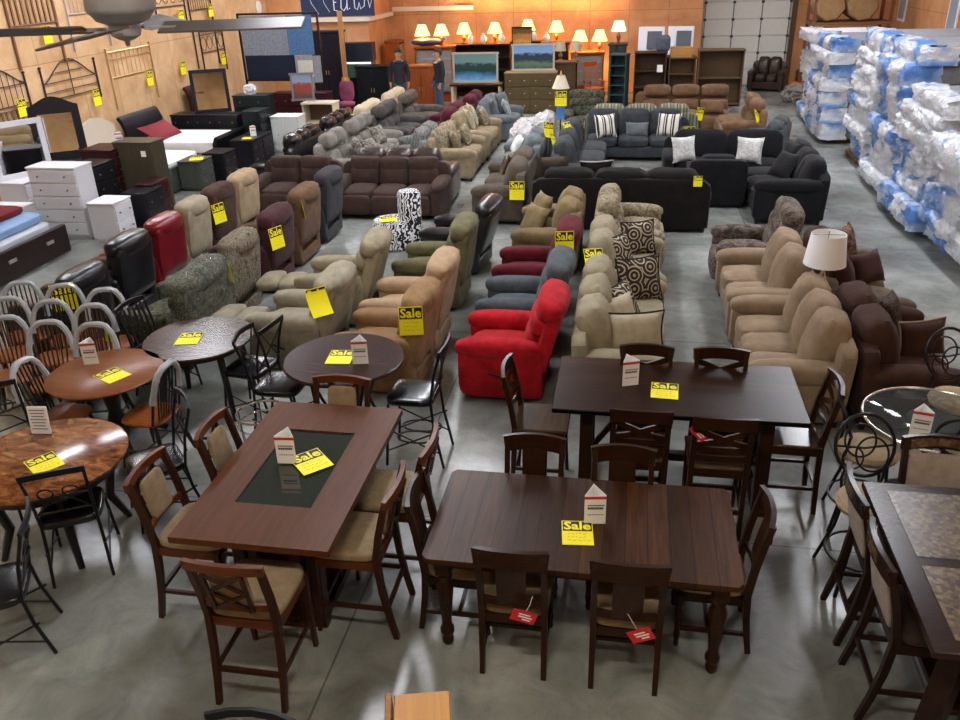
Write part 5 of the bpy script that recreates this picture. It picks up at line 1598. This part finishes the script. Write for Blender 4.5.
armoire('tall dark purple armoire behind the wooden post', -9.0, 24.9, .9, 2.2, wood('#1d1822', '#2a222c', 'Z', 3, .4))
armoire('black armoire beside the standing man in navy jacket', -7.55, 24.6, .95, 1.25, wood('#0f1216', '#191d23', 'Z', 3, .4))
r = T('display_tank', 'glass display tank on black stand behind the wooden post', 'tank', (-8.2, 25.3, 0))
P('stand', MB().box((0, -.1, .45), (1.0, .4, .9)), BLKW, r)
P('tank', MB().box((0, -.1, 1.12), (.95, .36, .44)), plain('#4f6a5c', .1), r)
P('lid', MB().box((0, -.1, 1.62), (1.0, .42, .52)), plain('#1b2030', .4), r)
P('light_strip', MB().box((0, -.32, 1.32), (.9, .02, .05)), plain('#d9e6dc', .3, 0, 1.2), r)
o = T('side_chair', 'small pink upholstered chair in front of the black armoire', 'chair', (-8.0, 23.2, 0), .2)
P('seat', MB().cush((0, 0, .42), (.45, .45, .12)), fabric('#7c3b52', '#94506a'), o)
P('backrest', MB().cush((0, .2, .75), (.42, .08, .55), rot=(-.1, 0, 0)), fabric('#7c3b52', '#94506a'), o)
for sx in (-1, 1):
    for sy in (-1, 1):
        P('leg', cached(('sc', sx, sy), lambda: MB().box((sx * .18, sy * .18, .19), (.035, .035, .38))), DARKW, o)

def curio(lb, x, y, w, h, m, rz=0, lit=1.5):
    r = T('curio_cabinet', lb, 'cabinet', (x, y, 0), rz)
    P('back_panel', MB().span((-w / 2, .18, 0), (w / 2, .2, h)), m, r)
    for s in (-1, 1):
        P('side_post', MB().box((s * (w / 2 - .02), 0, h / 2), (.05, .4, h)), m, r)
    P('top', MB().box((0, 0, h), (w + .06, .46, .07), .012), m, r)
    P('base', MB().box((0, 0, .14), (w, .4, .28)), m, r)
    for k_ in range(3):
        P('shelf', MB().box((0, 0, .5 + k_ * (h - .6) / 2.6), (w - .06, .36, .015)), glass('#cfe0dc', .4), r)
    d = P('door', MB().bar([(-w / 2 + .03, -.21, .3), (w / 2 - .03, -.21, .3), (w / 2 - .03, -.21, h - .06), (-w / 2 + .03, -.21, h - .06)], .03, .05, True, up=Y3), m, r)
    P('pane', MB().box((0, -.21, h / 2 + .12), (w - .1, .006, h - .42)), glass('#cfe0dc', .15), d)
    return r
HONEY = wood('#7d3f1a', '#9a5426', 'Z', 3, .35)
curio('honey oak curio cabinet carrying two lit lamps behind the men', -6.1, 26.4, 1.2, 1.62, HONEY)
curio('narrow honey oak curio cabinet in the corner alcove', -7.55, 27.0, .7, 1.75, HONEY, FACE_R)
armoire('orange-brown wooden cabinet between the two men', -6.2, 25.0, .75, 1.2, wood('#8a4420', '#a55a30', 'Z', 3, .4))
o = P('wall_plaque', MB().cush((0, 0, 0), (1.0, .16, .22), p=2.5, bulge=.3).prism([(.1, .0), (.55, .14), (.6, .06), (.2, -.08)], -.03, .03, 'Y'), plain('#3f3a52', .6), None, (-6.3, 26.24, 1.775), (0, 0, 0))
tag(o, 'dark mounted wall piece with pale streak above the men', 'plaque')
bookcase('dark hutch bookcase under the lit lamps', (-4.85, 27.6, 0), 0, 1.9, .5, 1.55, 4, DARKW, 'hutch', 'hutch')
armoire('dark cabinet carrying a lit lamp behind the lake painting', -3.4, 27.6, .9, 1.6, DARKW)
armoire('dark cabinet under the lit lamp behind mountain painting', -2.45, 27.6, .8, 1.55, DARKW)
curio('small honey curio cabinet below the pair of lit lamps', -1.45, 27.4, 1.0, 1.3, HONEY)
armoire('dark wooden hall cabinet beside the teal bookcase', -1.95, 25.1, .55, 1.25, wood('#4a3624', '#5d4630', 'Z', 3, .4))
r = T('rocking_chair', 'orange wooden rocking chair by the honey curio cabinet', 'chair', (-1.15, 26.0, 0), .5)
ORW = wood('#a2431a', '#bd5a28', 'Z', 3, .35)
P('seat', MB().box((0, 0, .42), (.5, .46, .04), .01), ORW, r)
for s in (-1, 1):
    P('rocker', cached(('rk', s), lambda: MB().bar([(s * .22, -.4, .09), (s * .22, -.1, .03), (s * .22, .2, .03), (s * .22, .5, .1)], .03, .05)), ORW, r)
    P('back_post', cached(('rkp', s), lambda: MB().tube([(s * .22, .18, .05), (s * .22, .22, .45), (s * .2, .35, 1.12)], .02)), ORW, r)
    P('leg', cached(('rkl', s), lambda: MB().tube([(s * .22, -.18, .05), (s * .22, -.18, .62)], .018)), ORW, r)
    P('arm', cached(('rka', s), lambda: MB().box((s * .24, 0, .63), (.06, .5, .025))), ORW, r)
for i in range(5):
    P('spindle', cached(('rks', i), lambda: MB().tube([(-.14 + .07 * i, .22, .43), (-.13 + .065 * i, .34, 1.05)], .01)), ORW, r)
P('crest', MB().box((0, .345, 1.08), (.46, .03, .14), .01), ORW, r)
# carved dresser with the mountain painting
chest('weathered carved dresser below the mountain painting', (-2.85, 24.2, 0), 0, 1.45, .5, 1.13, 3, 2, wood('#4b3f2a', '#655638', 'X', 3, .5), plain('#cfc3a5', .4), 'dresser', 'dresser', top_m=wood('#7d6c4c', '#94825f', 'X', 3, .5))
framed_art('mountain lake painting standing on the carved dresser', (-2.8, 24.3, 1.5), (-.05, 0, 0), 1.15, .66, picture_mat('mountain lake', '#7fa6d6', '#24384a', '#2d4658', '#5f7a5a'), plain('#b8b4a8', .4))
t = T('console_table', 'dark console table below the blue lake painting', 'table', (-4.4, 24.1, 0))
P('top', MB().box((0, 0, .8), (1.5, .45, .05), .008), DARKX, t)
for sx in (-1, 1):
    for sy in (-1, 1):
        P('leg', cached(('ct', sx, sy), lambda: MB().box((sx * .68, sy * .17, .39), (.06, .06, .78))), plain('#c9bba0', .5), t)
framed_art('blue lake painting standing on the console table', (-4.42, 24.1, 1.26), (-.05, 0, 0), 1.25, .76, picture_mat('blue lake', '#6f8f8f', '#1f4038', '#7fb4dc', '#3f78a8'), plain('#b8b4a8', .4))
r = T('tall_mirror', 'small framed picture between the lit lamps', 'picture', (-3.45, 26.9, 1.55))
P('frame', MB().bar([(-.3, 0, 0), (.3, 0, 0), (.3, 0, .55), (-.3, 0, .55)], .04, .06, True, up=Y3), DARKW, r)
P('picture', MB().box((0, .01, .28), (.56, .01, .52)), picture_mat('amber still life', '#6b4a2a', '#a5763e', '#4a2f1a', '#c9964e'), r)
r.name = 'small_picture'

# lit lamps along the far wall
SH = plain('#ffd67a', .8, 0, 2.4)
lamps = [(-6.45, 26.3, 1.66, 'first of two on the honey oak curio cabinet'), (-5.85, 26.3, 1.66, 'second of two on the honey oak curio cabinet'),
         (-5.4, 27.6, 1.6, 'on the dark hutch end nearer the men'), (-4.4, 27.6, 1.6, 'on the dark hutch behind the small picture'), (-3.35, 27.6, 1.66, 'on the dark cabinet beside the hutch'),
         (-2.45, 27.6, 1.61, 'above the mountain painting'), (-1.7, 27.4, 1.34, 'first of two on the small honey curio cabinet'), (-1.1, 27.4, 1.34, 'second of two on the small honey curio cabinet')]
for i, (x, y, z, lb) in enumerate(lamps):
    table_lamp('lit yellow table lamp ' + lb, (x, y, z), .3, .24, .12, .32, plain('#6a4423', .35), 1.0, SH, 'lit table lamps along the back wall', energy=150)
for i, (x, y, z, lb) in enumerate(((-4.45, 27.4, 1.6, 'on the hutch'), (-2.2, 26.2, 1.2, 'beside the hall cabinet'), (-1.75, 26.3, 1.2, 'behind the hall cabinet'))):
    if i == 0: continue
    t = T('pedestal_stand', 'slim dark stand under the unlit lamp ' + lb, 'stand', (x, y, 0))
    P('post', MB().box((0, 0, .6), (.12, .12, 1.16)), DARKW, t)
    P('top', MB().box((0, 0, 1.185), (.3, .3, .03), .006), DARKX, t)
    table_lamp('unlit lamp with beige shade ' + lb, (x, y, z), .26, .17, .13, .3, plain('#7a6a58', .4), 0, plain('#b9ad98', .8))
# teal bookcase, bookshelves and entertainment unit
bookcase('narrow teal bookcase at the end of the aisle', (-.42, 25.4, 0), -.25, .48, .42, 1.42, 5, plain('#22444a', .5), back_m=plain('#1a363b', .5))
armoire('slim dark cabinet carrying the white-shaded lamp behind teal bookcase', -.5, 26.2, .5, 1.62, wood('#2c3230', '#3a413f', 'Z', 3, .4))
table_lamp('table lamp with white ruffled shade on the slim dark cabinet', (-.5, 26.15, 1.67), .28, .22, .13, .36, plain('#7a4a2c', .3), 0, plain('#ffe9c8', .8, 0, 1.2))
BRN = wood('#3d2c20', '#523d2c', 'Z', 3, .5)
bookcase('brown bookcase with white tag behind the saddle sectional', (.45, 25.5, 0), 0, .9, .42, 1.46, 3, BRN)
bookcase('brown open bookcase between tagged bookcase and entertainment unit', (1.35, 25.6, 0), 0, .75, .45, 1.3, 3, wood('#55412e', '#6b543c', 'Z', 3, .5))
bookcase('wide brown entertainment unit nearest the overhead door', (2.4, 25.5, 0), 0, 1.25, .5, 1.5, 2, wood('#55412e', '#6b543c', 'Z', 3, .5), 'entertainment_unit', 'unit')
o = P('price_tag', MB().box((0, 0, 0), (.16, .006, .2)), WHT, None, (.72, 25.27, 1.05)); tag(o, 'white square tag on the brown bookcase', 'tag')
o = P('storage_box', MB().box((0, 0, .13), (.6, .4, .26), .005), wood('#a5743f', '#bd8c55', 'X', 3, .5), None, (1.3, 25.6, 1.335)); tag(o, 'pale wooden box on top of the open bookcase', 'box')
for i, (x, lb) in enumerate(((.3, 'nearer the white-shaded lamp'), (1.15, 'nearer the overhead door'))):
    r = T('wrapped_frame', 'white plastic-wrapped picture frame leaning on the back bookcases, ' + lb, 'frame', (x + .15, 26.6, 1.25), -.1, 'wrapped frames on the bookcases')
    P('panel', MB().box((0, 0, .42), (.75, .06, .8), .01, rot=(-.2, 0, 0)), plain('#e6e9ef', .3), r)
    P('picture', MB().box((.1, -.05, .45), (.42, .04, .5), .004, rot=(-.2, 0, 0)), plain('#565a64', .5), r)
    c = bookcase('tall plain storage cabinet supporting the wrapped frame ' + lb, (x + .15, 26.6, 0), 0, .8, .5, 1.23, 3, BRN, 'storage_cabinet', 'cabinet')
o = P('upholstered_stool', MB().cush((0, 0, .22), (.4, .3, .44), p=4, bulge=.1), fabric('#454b57', '#5c626e'), None, (.78, 25.5, 1.485)); tag(o, 'dark grey wrapped cushion on top of the tagged bookcase', 'cushion')

# floor lamp in the middle
r = T('floor_lamp', 'floor lamp with beige bell shades and yellow sign behind wrapped sofa', 'lamp', (-1.62, 19.5, 0))
P('base', MB().lathe([(.16, 0), (.16, .02), (.03, .05), (.02, .1)], 18), IRON, r)
P('pole', MB().tube([(0, 0, .05), (0, 0, 1.5)], .014, 8), IRON, r)
P('lamp_shade', MB().lathe([(.2, 1.32), (.09, 1.6), (.085, 1.6), (.19, 1.32)], 18, cap=False), plain('#d9cdb4', .8), r)
P('finial', MB().lathe([(.01, 1.5), (.03, 1.62), (.005, 1.7)], 8), BRASS, r)
vs_('yellow sale sign hanging below the floor lamp shade', -1.6, 19.3, 1.12, 0, 1.2, 0)

# leather pieces by the overhead door
sofa('dark leather loveseat parked in front of the overhead door', (4.15, 28.4, 0), -.3, 1.1, 2, leather('#2b1d17', '#3c2a21', .35), 'loveseat')
recliner('brown leather recliner beside the dark leather loveseat at door', (5.55, 28.3, 0), -.6, leather('#3a251b', '#50362a', .35), .9, 1.1, .2)
o = P('orange_crate', MB().box((0, 0, .2), (.5, .4, .4), .01).box((0, -.21, .2), (.4, .02, .1)), plain('#c8701f', .5), None, (4.9, 27.2, 0)); tag(o, 'orange crate on the floor near the dark leather loveseat', 'crate')
o = P('scrap_pile', MB().cush((0, 0, .2), (.9, .7, .4), p=2.5, n=10, jit=.06, bulge=.2).mesh('scrap', flat=True), plain('#8f8a84', .6), None, (4.75, 26.2, 0)); tag(o, 'crumpled heap of grey packing film on the floor by mattresses', 'packing film'); o.name = 'packing_film'

# pallet rack with kraft-wrapped rolls beyond the mattresses
r = T('pallet_rack', 'brown storage rack behind the mattress stacks holding kraft rolls', 'rack', (5.9, 26.6, 0))
for x in (-1.0, 1.0):
    for y in (-.5, .5):
        P('upright', cached(('pr', x, y), lambda: MB().box((x, y, 1.6), (.08, .08, 3.2))), plain('#6a4026', .6), r)
P('shelf', MB().box((0, 0, 2.1), (2.1, 1.1, .08)), plain('#7d5636', .7), r)
for x, lb in ((-.5, 'nearer the overhead door'), (.4, 'nearer the side wall')):
    o = P('kraft_roll', MB().lathe([(.38, -.45), (.42, -.4), (.42, .4), (.38, .45)], 8), fabric('#8a6a48', '#a5835c', 5), None, (5.75 + x * .95, 26.5, 2.56), (PI / 2, .2, 0))
    tag(o, 'large kraft-wrapped roll on the storage rack, ' + lb, 'roll', 'kraft rolls on the rack')

# dark banner with white handwriting above the corner ledge
r = T('banner', 'dark navy banner with white handwritten script above the corner ledge', 'banner', (-8.9, 25.775, 2.95))
P('cloth', MB().box((0, 0, 0), (2.3, .02, .75)), plain('#23304f', .8), r)
sc = MB()
for pts in ([(-.1, 0, .2), (-.1, 0, -.2), (.0, 0, -.22)], [(-.1, 0, .02), (-.02, 0, .02)], [(.15, 0, .25), (.12, 0, -.15), (.2, 0, -.22), (.3, 0, -.1), (.33, 0, .2), (.31, 0, -.2), (.4, 0, -.15)],
            [(.55, 0, .1), (.55, 0, -.15), (.63, 0, -.2), (.7, 0, 0), (.73, 0, -.18), (.85, 0, -.1), (.88, 0, .12)], [(.95, 0, .2), (1.02, 0, -.15), (1.1, 0, .1)], [(-.9, 0, .3), (-.8, 0, 0), (-.6, 0, -.3)], [(-.45, 0, .3), (-.4, 0, 0), (-.25, 0, -.25)]):
    sc.tube(pts, .014 if pts[0][0] > -.2 else .006, 6)
P('lettering', sc, plain('#e8edf5', .6), r, (0, -.02, 0))

# ------------------------------------------------------------------ mattress stacks
rnd = random.Random(11)
GREYM = fabric('#77777d', '#8e8e95', 5)
WHM = fabric('#c4c6cc', '#d8dae0', 5)
def face_x(y): return 4.36
names = {0: 'bottom', 1: 'second', 2: 'third', 3: 'fourth', 4: 'fifth', 5: 'sixth', 6: 'seventh', 7: 'eighth', 8: 'ninth', 9: 'tenth'}
order = ['low first stack past the brown loveseats', 'second stack with grey sides showing', 'third stack along the aisle', 'fourth stack along the aisle', 'fifth stack along the aisle', 'last stack by the kraft rolls']
ys = [11.9, 13.95, 16.0, 18.05, 21.0, 23.05]
tops = [1.55, 2.05, 2.45, 2.45, 2.3, 2.1]
back_off = [0, .02, .12, .22, -.06, .0]
for si, (yc, th_) in enumerate(zip(ys, tops)):
    z = .1
    pal = T('pallet', 'low wooden pallet under the ' + order[si], 'pallet', (face_x(yc) + 1.15, yc, 0))
    P('deck', cached('pdeck', lambda: MB().box((0, 0, .085), (1.9, 1.8, .03))), wood('#6b5238', '#846a4c', 'X', 3, .7), pal)
    for q in (-.8, 0, .8):
        P('runner', cached(('prun', q), lambda: MB().box((0, q, .035), (1.9, .09, .07))), wood('#6b5238', '#846a4c', 'X', 3, .7), pal)
    li = 0
    while z < th_ - .1:
        h = rnd.choice((.24, .28, .34))
        dx = back_off[si] + rnd.uniform(-.15, .15); dyy = rnd.uniform(-.07, .07)
        L = 2.0
        wd = 1.9
        where = names[li] if z + h < th_ - .1 else 'topmost'
        o = T('mattress', 'bagged mattress with crumpled film end, ' + where + ' of the ' + order[si], 'mattress', (face_x(yc) + dx + L / 2, yc + dyy, z), rnd.uniform(-.03, .03), 'bagged mattresses stacked along the wall')
        P('pad', cached(('mpad', h), lambda: MB().cush((.06, 0, h / 2), (L - .12, wd - .06, h - .015), p=12, bulge=.03, thin=2)), GREYM if rnd.random() < .7 else WHM, o)
        def wrap():
            b = MB(); r_ = random.Random(si * 37 + li)
            nx, nz = 20, 6
            grid = []
            for i in range(nx + 1):
                row = []
                for j in range(nz + 4):
                    v_ = -1 + 2 * i / nx
                    if j <= nz:
                        zz = h * j / nz; xx = -L / 2 - .02
                    else:
                        zz = h + .012; xx = -L / 2 + .11 * (j - nz)
                    k_ = r_.uniform(-1, 1)
                    bulge_ = .05 * (1 - v_ * v_) * (1 - (2 * min(j, nz) / nz - 1) ** 2)
                    row.append(b.bm.verts.new((xx + (-bulge_ + k_ * .045 if j <= nz else k_ * .02), v_ * wd / 2 + r_.uniform(-.02, .02), zz + (r_.uniform(-.025, .03) if 0 < j else r_.uniform(-.01, .01)))))
                grid.append(row)
            for i in range(nx):
                for j in range(nz + 3):
                    b.bm.faces.new((grid[i][j], grid[i + 1][j], grid[i + 1][j + 1], grid[i][j + 1]))
            # folds round both long sides
            for s in (0, nx):
                prev = [grid[s][j] for j in range(nz + 1)]
                for q in range(1, 5):
                    cur = [b.bm.verts.new((-L / 2 + .13 * q + r_.uniform(-.03, .03), (-1 if s == 0 else 1) * (wd / 2 + .015 + r_.uniform(-.01, .035)), h * j / nz + r_.uniform(-.01, .01))) for j in range(nz + 1)]
                    for j in range(nz):
                        b.bm.faces.new((prev[j], prev[j + 1], cur[j + 1], cur[j]))
                    prev = cur
            return b
        P('plastic_bag', wrap().mesh('plastic_bag', ang=100), wrap_mat(rnd.randrange(6), (.4, .43, .47, .5, .55, .58, .5, .47, .55)[li % 9]), o)
        z += h + .005
        li += 1

# ------------------------------------------------------------------ ceiling fan close to the camera
r = T('ceiling_fan', 'grey ceiling fan hanging in front of the headboard wall', 'fan', (-1.99, 3.2, 3.84))
GM = plain('#9a9ea4', .35, .35)
P('downrod', MB().tube([(0, 0, .1), (0, 0, CZ - 3.84)], .014, 8), GM, r)
P('motor', MB().lathe([(.03, .13), (.09, .125), (.128, .1), (.132, .03), (.126, .015), (.118, .01), (.1, -.015), (.06, -.03)], 28), GM, r)
P('motor_vent', MB().lathe([(.124, .1), (.1, .132), (.08, .14)], 28), plain('#2e2f33', .4, .6), r)
P('hub', MB().lathe([(.06, -.03), (.062, -.045), (.055, -.07), (.03, -.085), (.012, -.09), (.008, -.11)], 20), GM, r)
for i in range(4):
    a = .187 + i * PI / 2 + .05
    b = P('blade', cached('blade', lambda: MB().box((.42, 0, 0), (.56, .13, .008), .002, rot=(.24, 0, 0))), wood('#4a4545', '#5f5957', 'X', 3, .35), r, (0, 0, -.045), (0, 0, a))
    P('blade_bracket', cached('bbr', lambda: MB().box((.14, 0, 0), (.12, .035, .012))), GM, b)

# ------------------------------------------------------------------ two men by the far wall
SKIN = plain('#b98a70', .6)
def skin_mesh(name, pts, edges, rad, lvl=2):
    me = bpy.data.meshes.new(name)
    me.from_pydata([Vector(p) for p in pts], edges, [])
    o = bpy.data.objects.new(name, me); C.objects.link(o)
    o.modifiers.new('s', 'SKIN')
    for v, q in zip(me.skin_vertices[0].data, rad):
        v.radius = q if isinstance(q, tuple) else (q, q)
    me.skin_vertices[0].data[0].use_root = True
    sb = o.modifiers.new('u', 'SUBSURF'); sb.levels = lvl
    dg = bpy.context.evaluated_depsgraph_get(); dg.update()
    out = bpy.data.meshes.new_from_object(o.evaluated_get(dg))
    out.name = name
    bpy.data.objects.remove(o); bpy.data.meshes.remove(me)
    out.polygons.foreach_set('use_smooth', [True] * len(out.polygons))
    return out

def man(label, loc, rz, jacket, trousers, hair, turn=0.0):
    r = T('person', label, 'person', loc, rz)
    # local front -Y
    pts = [(0, 0, .93), (0, .02, 1.1), (0, .02, 1.3), (0, .02, 1.44), (0, .0, 1.52), (0, -.02, 1.6), (0, -.02, 1.7), (0, -.01, 1.77)]
    rad = [(.15, .11), (.145, .1), (.165, .11), (.1, .075), (.055, .055), (.07, .08), (.078, .095), (.045, .06)]
    ed = [(i, i + 1) for i in range(7)]
    for s in (-1, 1):
        i0 = len(pts)
        pts += [(s * .19, .02, 1.42), (s * .25, .05, 1.14), (s * .26, -.05, .9), (s * .26, -.08, .82)]
        rad += [.06, .047, .034, (.022, .038)]
        ed += [(3, i0), (i0, i0 + 1), (i0 + 1, i0 + 2), (i0 + 2, i0 + 3)]
        for f in range(4):      # fingers
            j = len(pts)
            x = s * .26; y = -.105 + .02 * f
            pts += [(x, y, .775), (x - s * .012, y - .005, .735 - (.008 if f in (1, 2) else 0))]
            rad += [.011, .008]
            ed += [(i0 + 3, j), (j, j + 1)]
        j = len(pts)
        pts += [(s * .245, -.125, .81), (s * .235, -.14, .775)]; rad += [.012, .009]; ed += [(i0 + 3, j), (j, j + 1)]
        k0 = len(pts)
        pts += [(s * .1, 0, .86), (s * .11, -.01, .48), (s * .115, .02, .09), (s * .125, -.1, .04)]
        rad += [.092, .06, .042, (.04, .035)]
        ed += [(0, k0), (k0, k0 + 1), (k0 + 1, k0 + 2), (k0 + 2, k0 + 3)]
    P('body', skin_mesh('body', pts, ed, rad), SKIN, r)
    jp = [(0, .01, .72), (0, .02, 1.1), (0, .02, 1.3), (0, .02, 1.44), (0, .015, 1.49)]
    jr = [(.185, .14), (.18, .135), (.2, .145), (.125, .1), (.085, .075)]
    je = [(0, 1), (1, 2), (2, 3), (3, 4)]
    for s in (-1, 1):
        i0 = len(jp)
        jp += [(s * .19, .02, 1.42), (s * .25, .05, 1.14), (s * .26, -.05, .89)]
        jr += [.082, .066, .052]
        je += [(3, i0), (i0, i0 + 1), (i0 + 1, i0 + 2)]
    P('jacket', skin_mesh('jacket', jp, je, jr), jacket, r)
    tp = [(0, .0, .98)]; tr_ = [(.175, .135)]; te = []
    for s in (-1, 1):
        i0 = len(tp)
        tp += [(s * .1, 0, .84), (s * .11, -.01, .48), (s * .115, .02, .1)]
        tr_ += [.108, .08, .068]
        te += [(0, i0), (i0, i0 + 1), (i0 + 1, i0 + 2)]
    P('trousers', skin_mesh('trousers', tp, te, tr_), trousers, r)
    for s in (-1, 1):
        P('shoe', MB().cush((s * .12, -.06, .05), (.1, .28, .1), p=3, bulge=.05), BLK, r)
    P('hair', MB().cush((0, .005, 1.755), (.185, .215, .13), p=2.4, bulge=.1).cush((0, .05, 1.69), (.18, .12, .16), p=2.5), hair, r)
    P('nose', MB().cush((0, -.125, 1.655), (.03, .04, .05), p=2.2), SKIN, r)
    for s in (-1, 1):
        P('ear', MB().cush((s * .083, 0, 1.66), (.02, .045, .06), p=2.2), SKIN, r)
        P('eye', MB().cush((s * .03, -.105, 1.685), (.022, .014, .012), p=2.2), plain('#1c1410', .3), r)
    P('mouth', MB().cush((0, -.105, 1.605), (.05, .014, .012), p=2.2), plain('#7a4a40', .6), r)
    return r
man('man in dark navy jacket and jeans facing the sofas', (-6.6, 23.9, 0), .15, plain('#161a26', .8), plain('#3a4a63', .8), plain('#2c221c', .7))
m1 = bpy.data.objects['person']
P('collar', MB().lathe([(.075, 1.5), (.085, 1.49), (.12, 1.465), (.15, 1.44)], 16, cap=False), plain('#161a26', .8), m1)
m2 = man('man in dark jacket with pale collar standing beside the lake painting', (-5.45, 23.9, 0), -1.0, plain('#1c1820', .8), plain('#3a4d60', .8), plain('#3a2c24', .7))
P('collar', MB().lathe([(.08, 1.46), (.1, 1.45), (.12, 1.43), (.14, 1.42)], 16, cap=False), plain('#c9c4bc', .8), m2)

# white ceramics and shades crowded under the lit lamps
for i, (x, y, z, lb) in enumerate(((-5.15, 27.45, 1.6, 'between the first pair of hutch lamps'), (-4.75, 27.45, 1.6, 'behind the blue lake painting'), (-4.15, 27.45, 1.6, 'at the hutch end'), (-3.15, 27.4, 1.66, 'beside the dark cabinet lamp'), (-2.75, 27.4, 1.6, 'above the mountain painting'))):
    o = P('vase', cached('vase', lambda: MB().lathe([(.05, 0), (.09, .06), (.11, .14), (.08, .22), (.04, .27), (.055, .31)], 16)), plain('#e6e0d8', .25), None, (x, y, z))
    tag(o, 'white ceramic vase on the lamp cabinets, ' + lb, 'vase', 'white vases on the lamp cabinets')
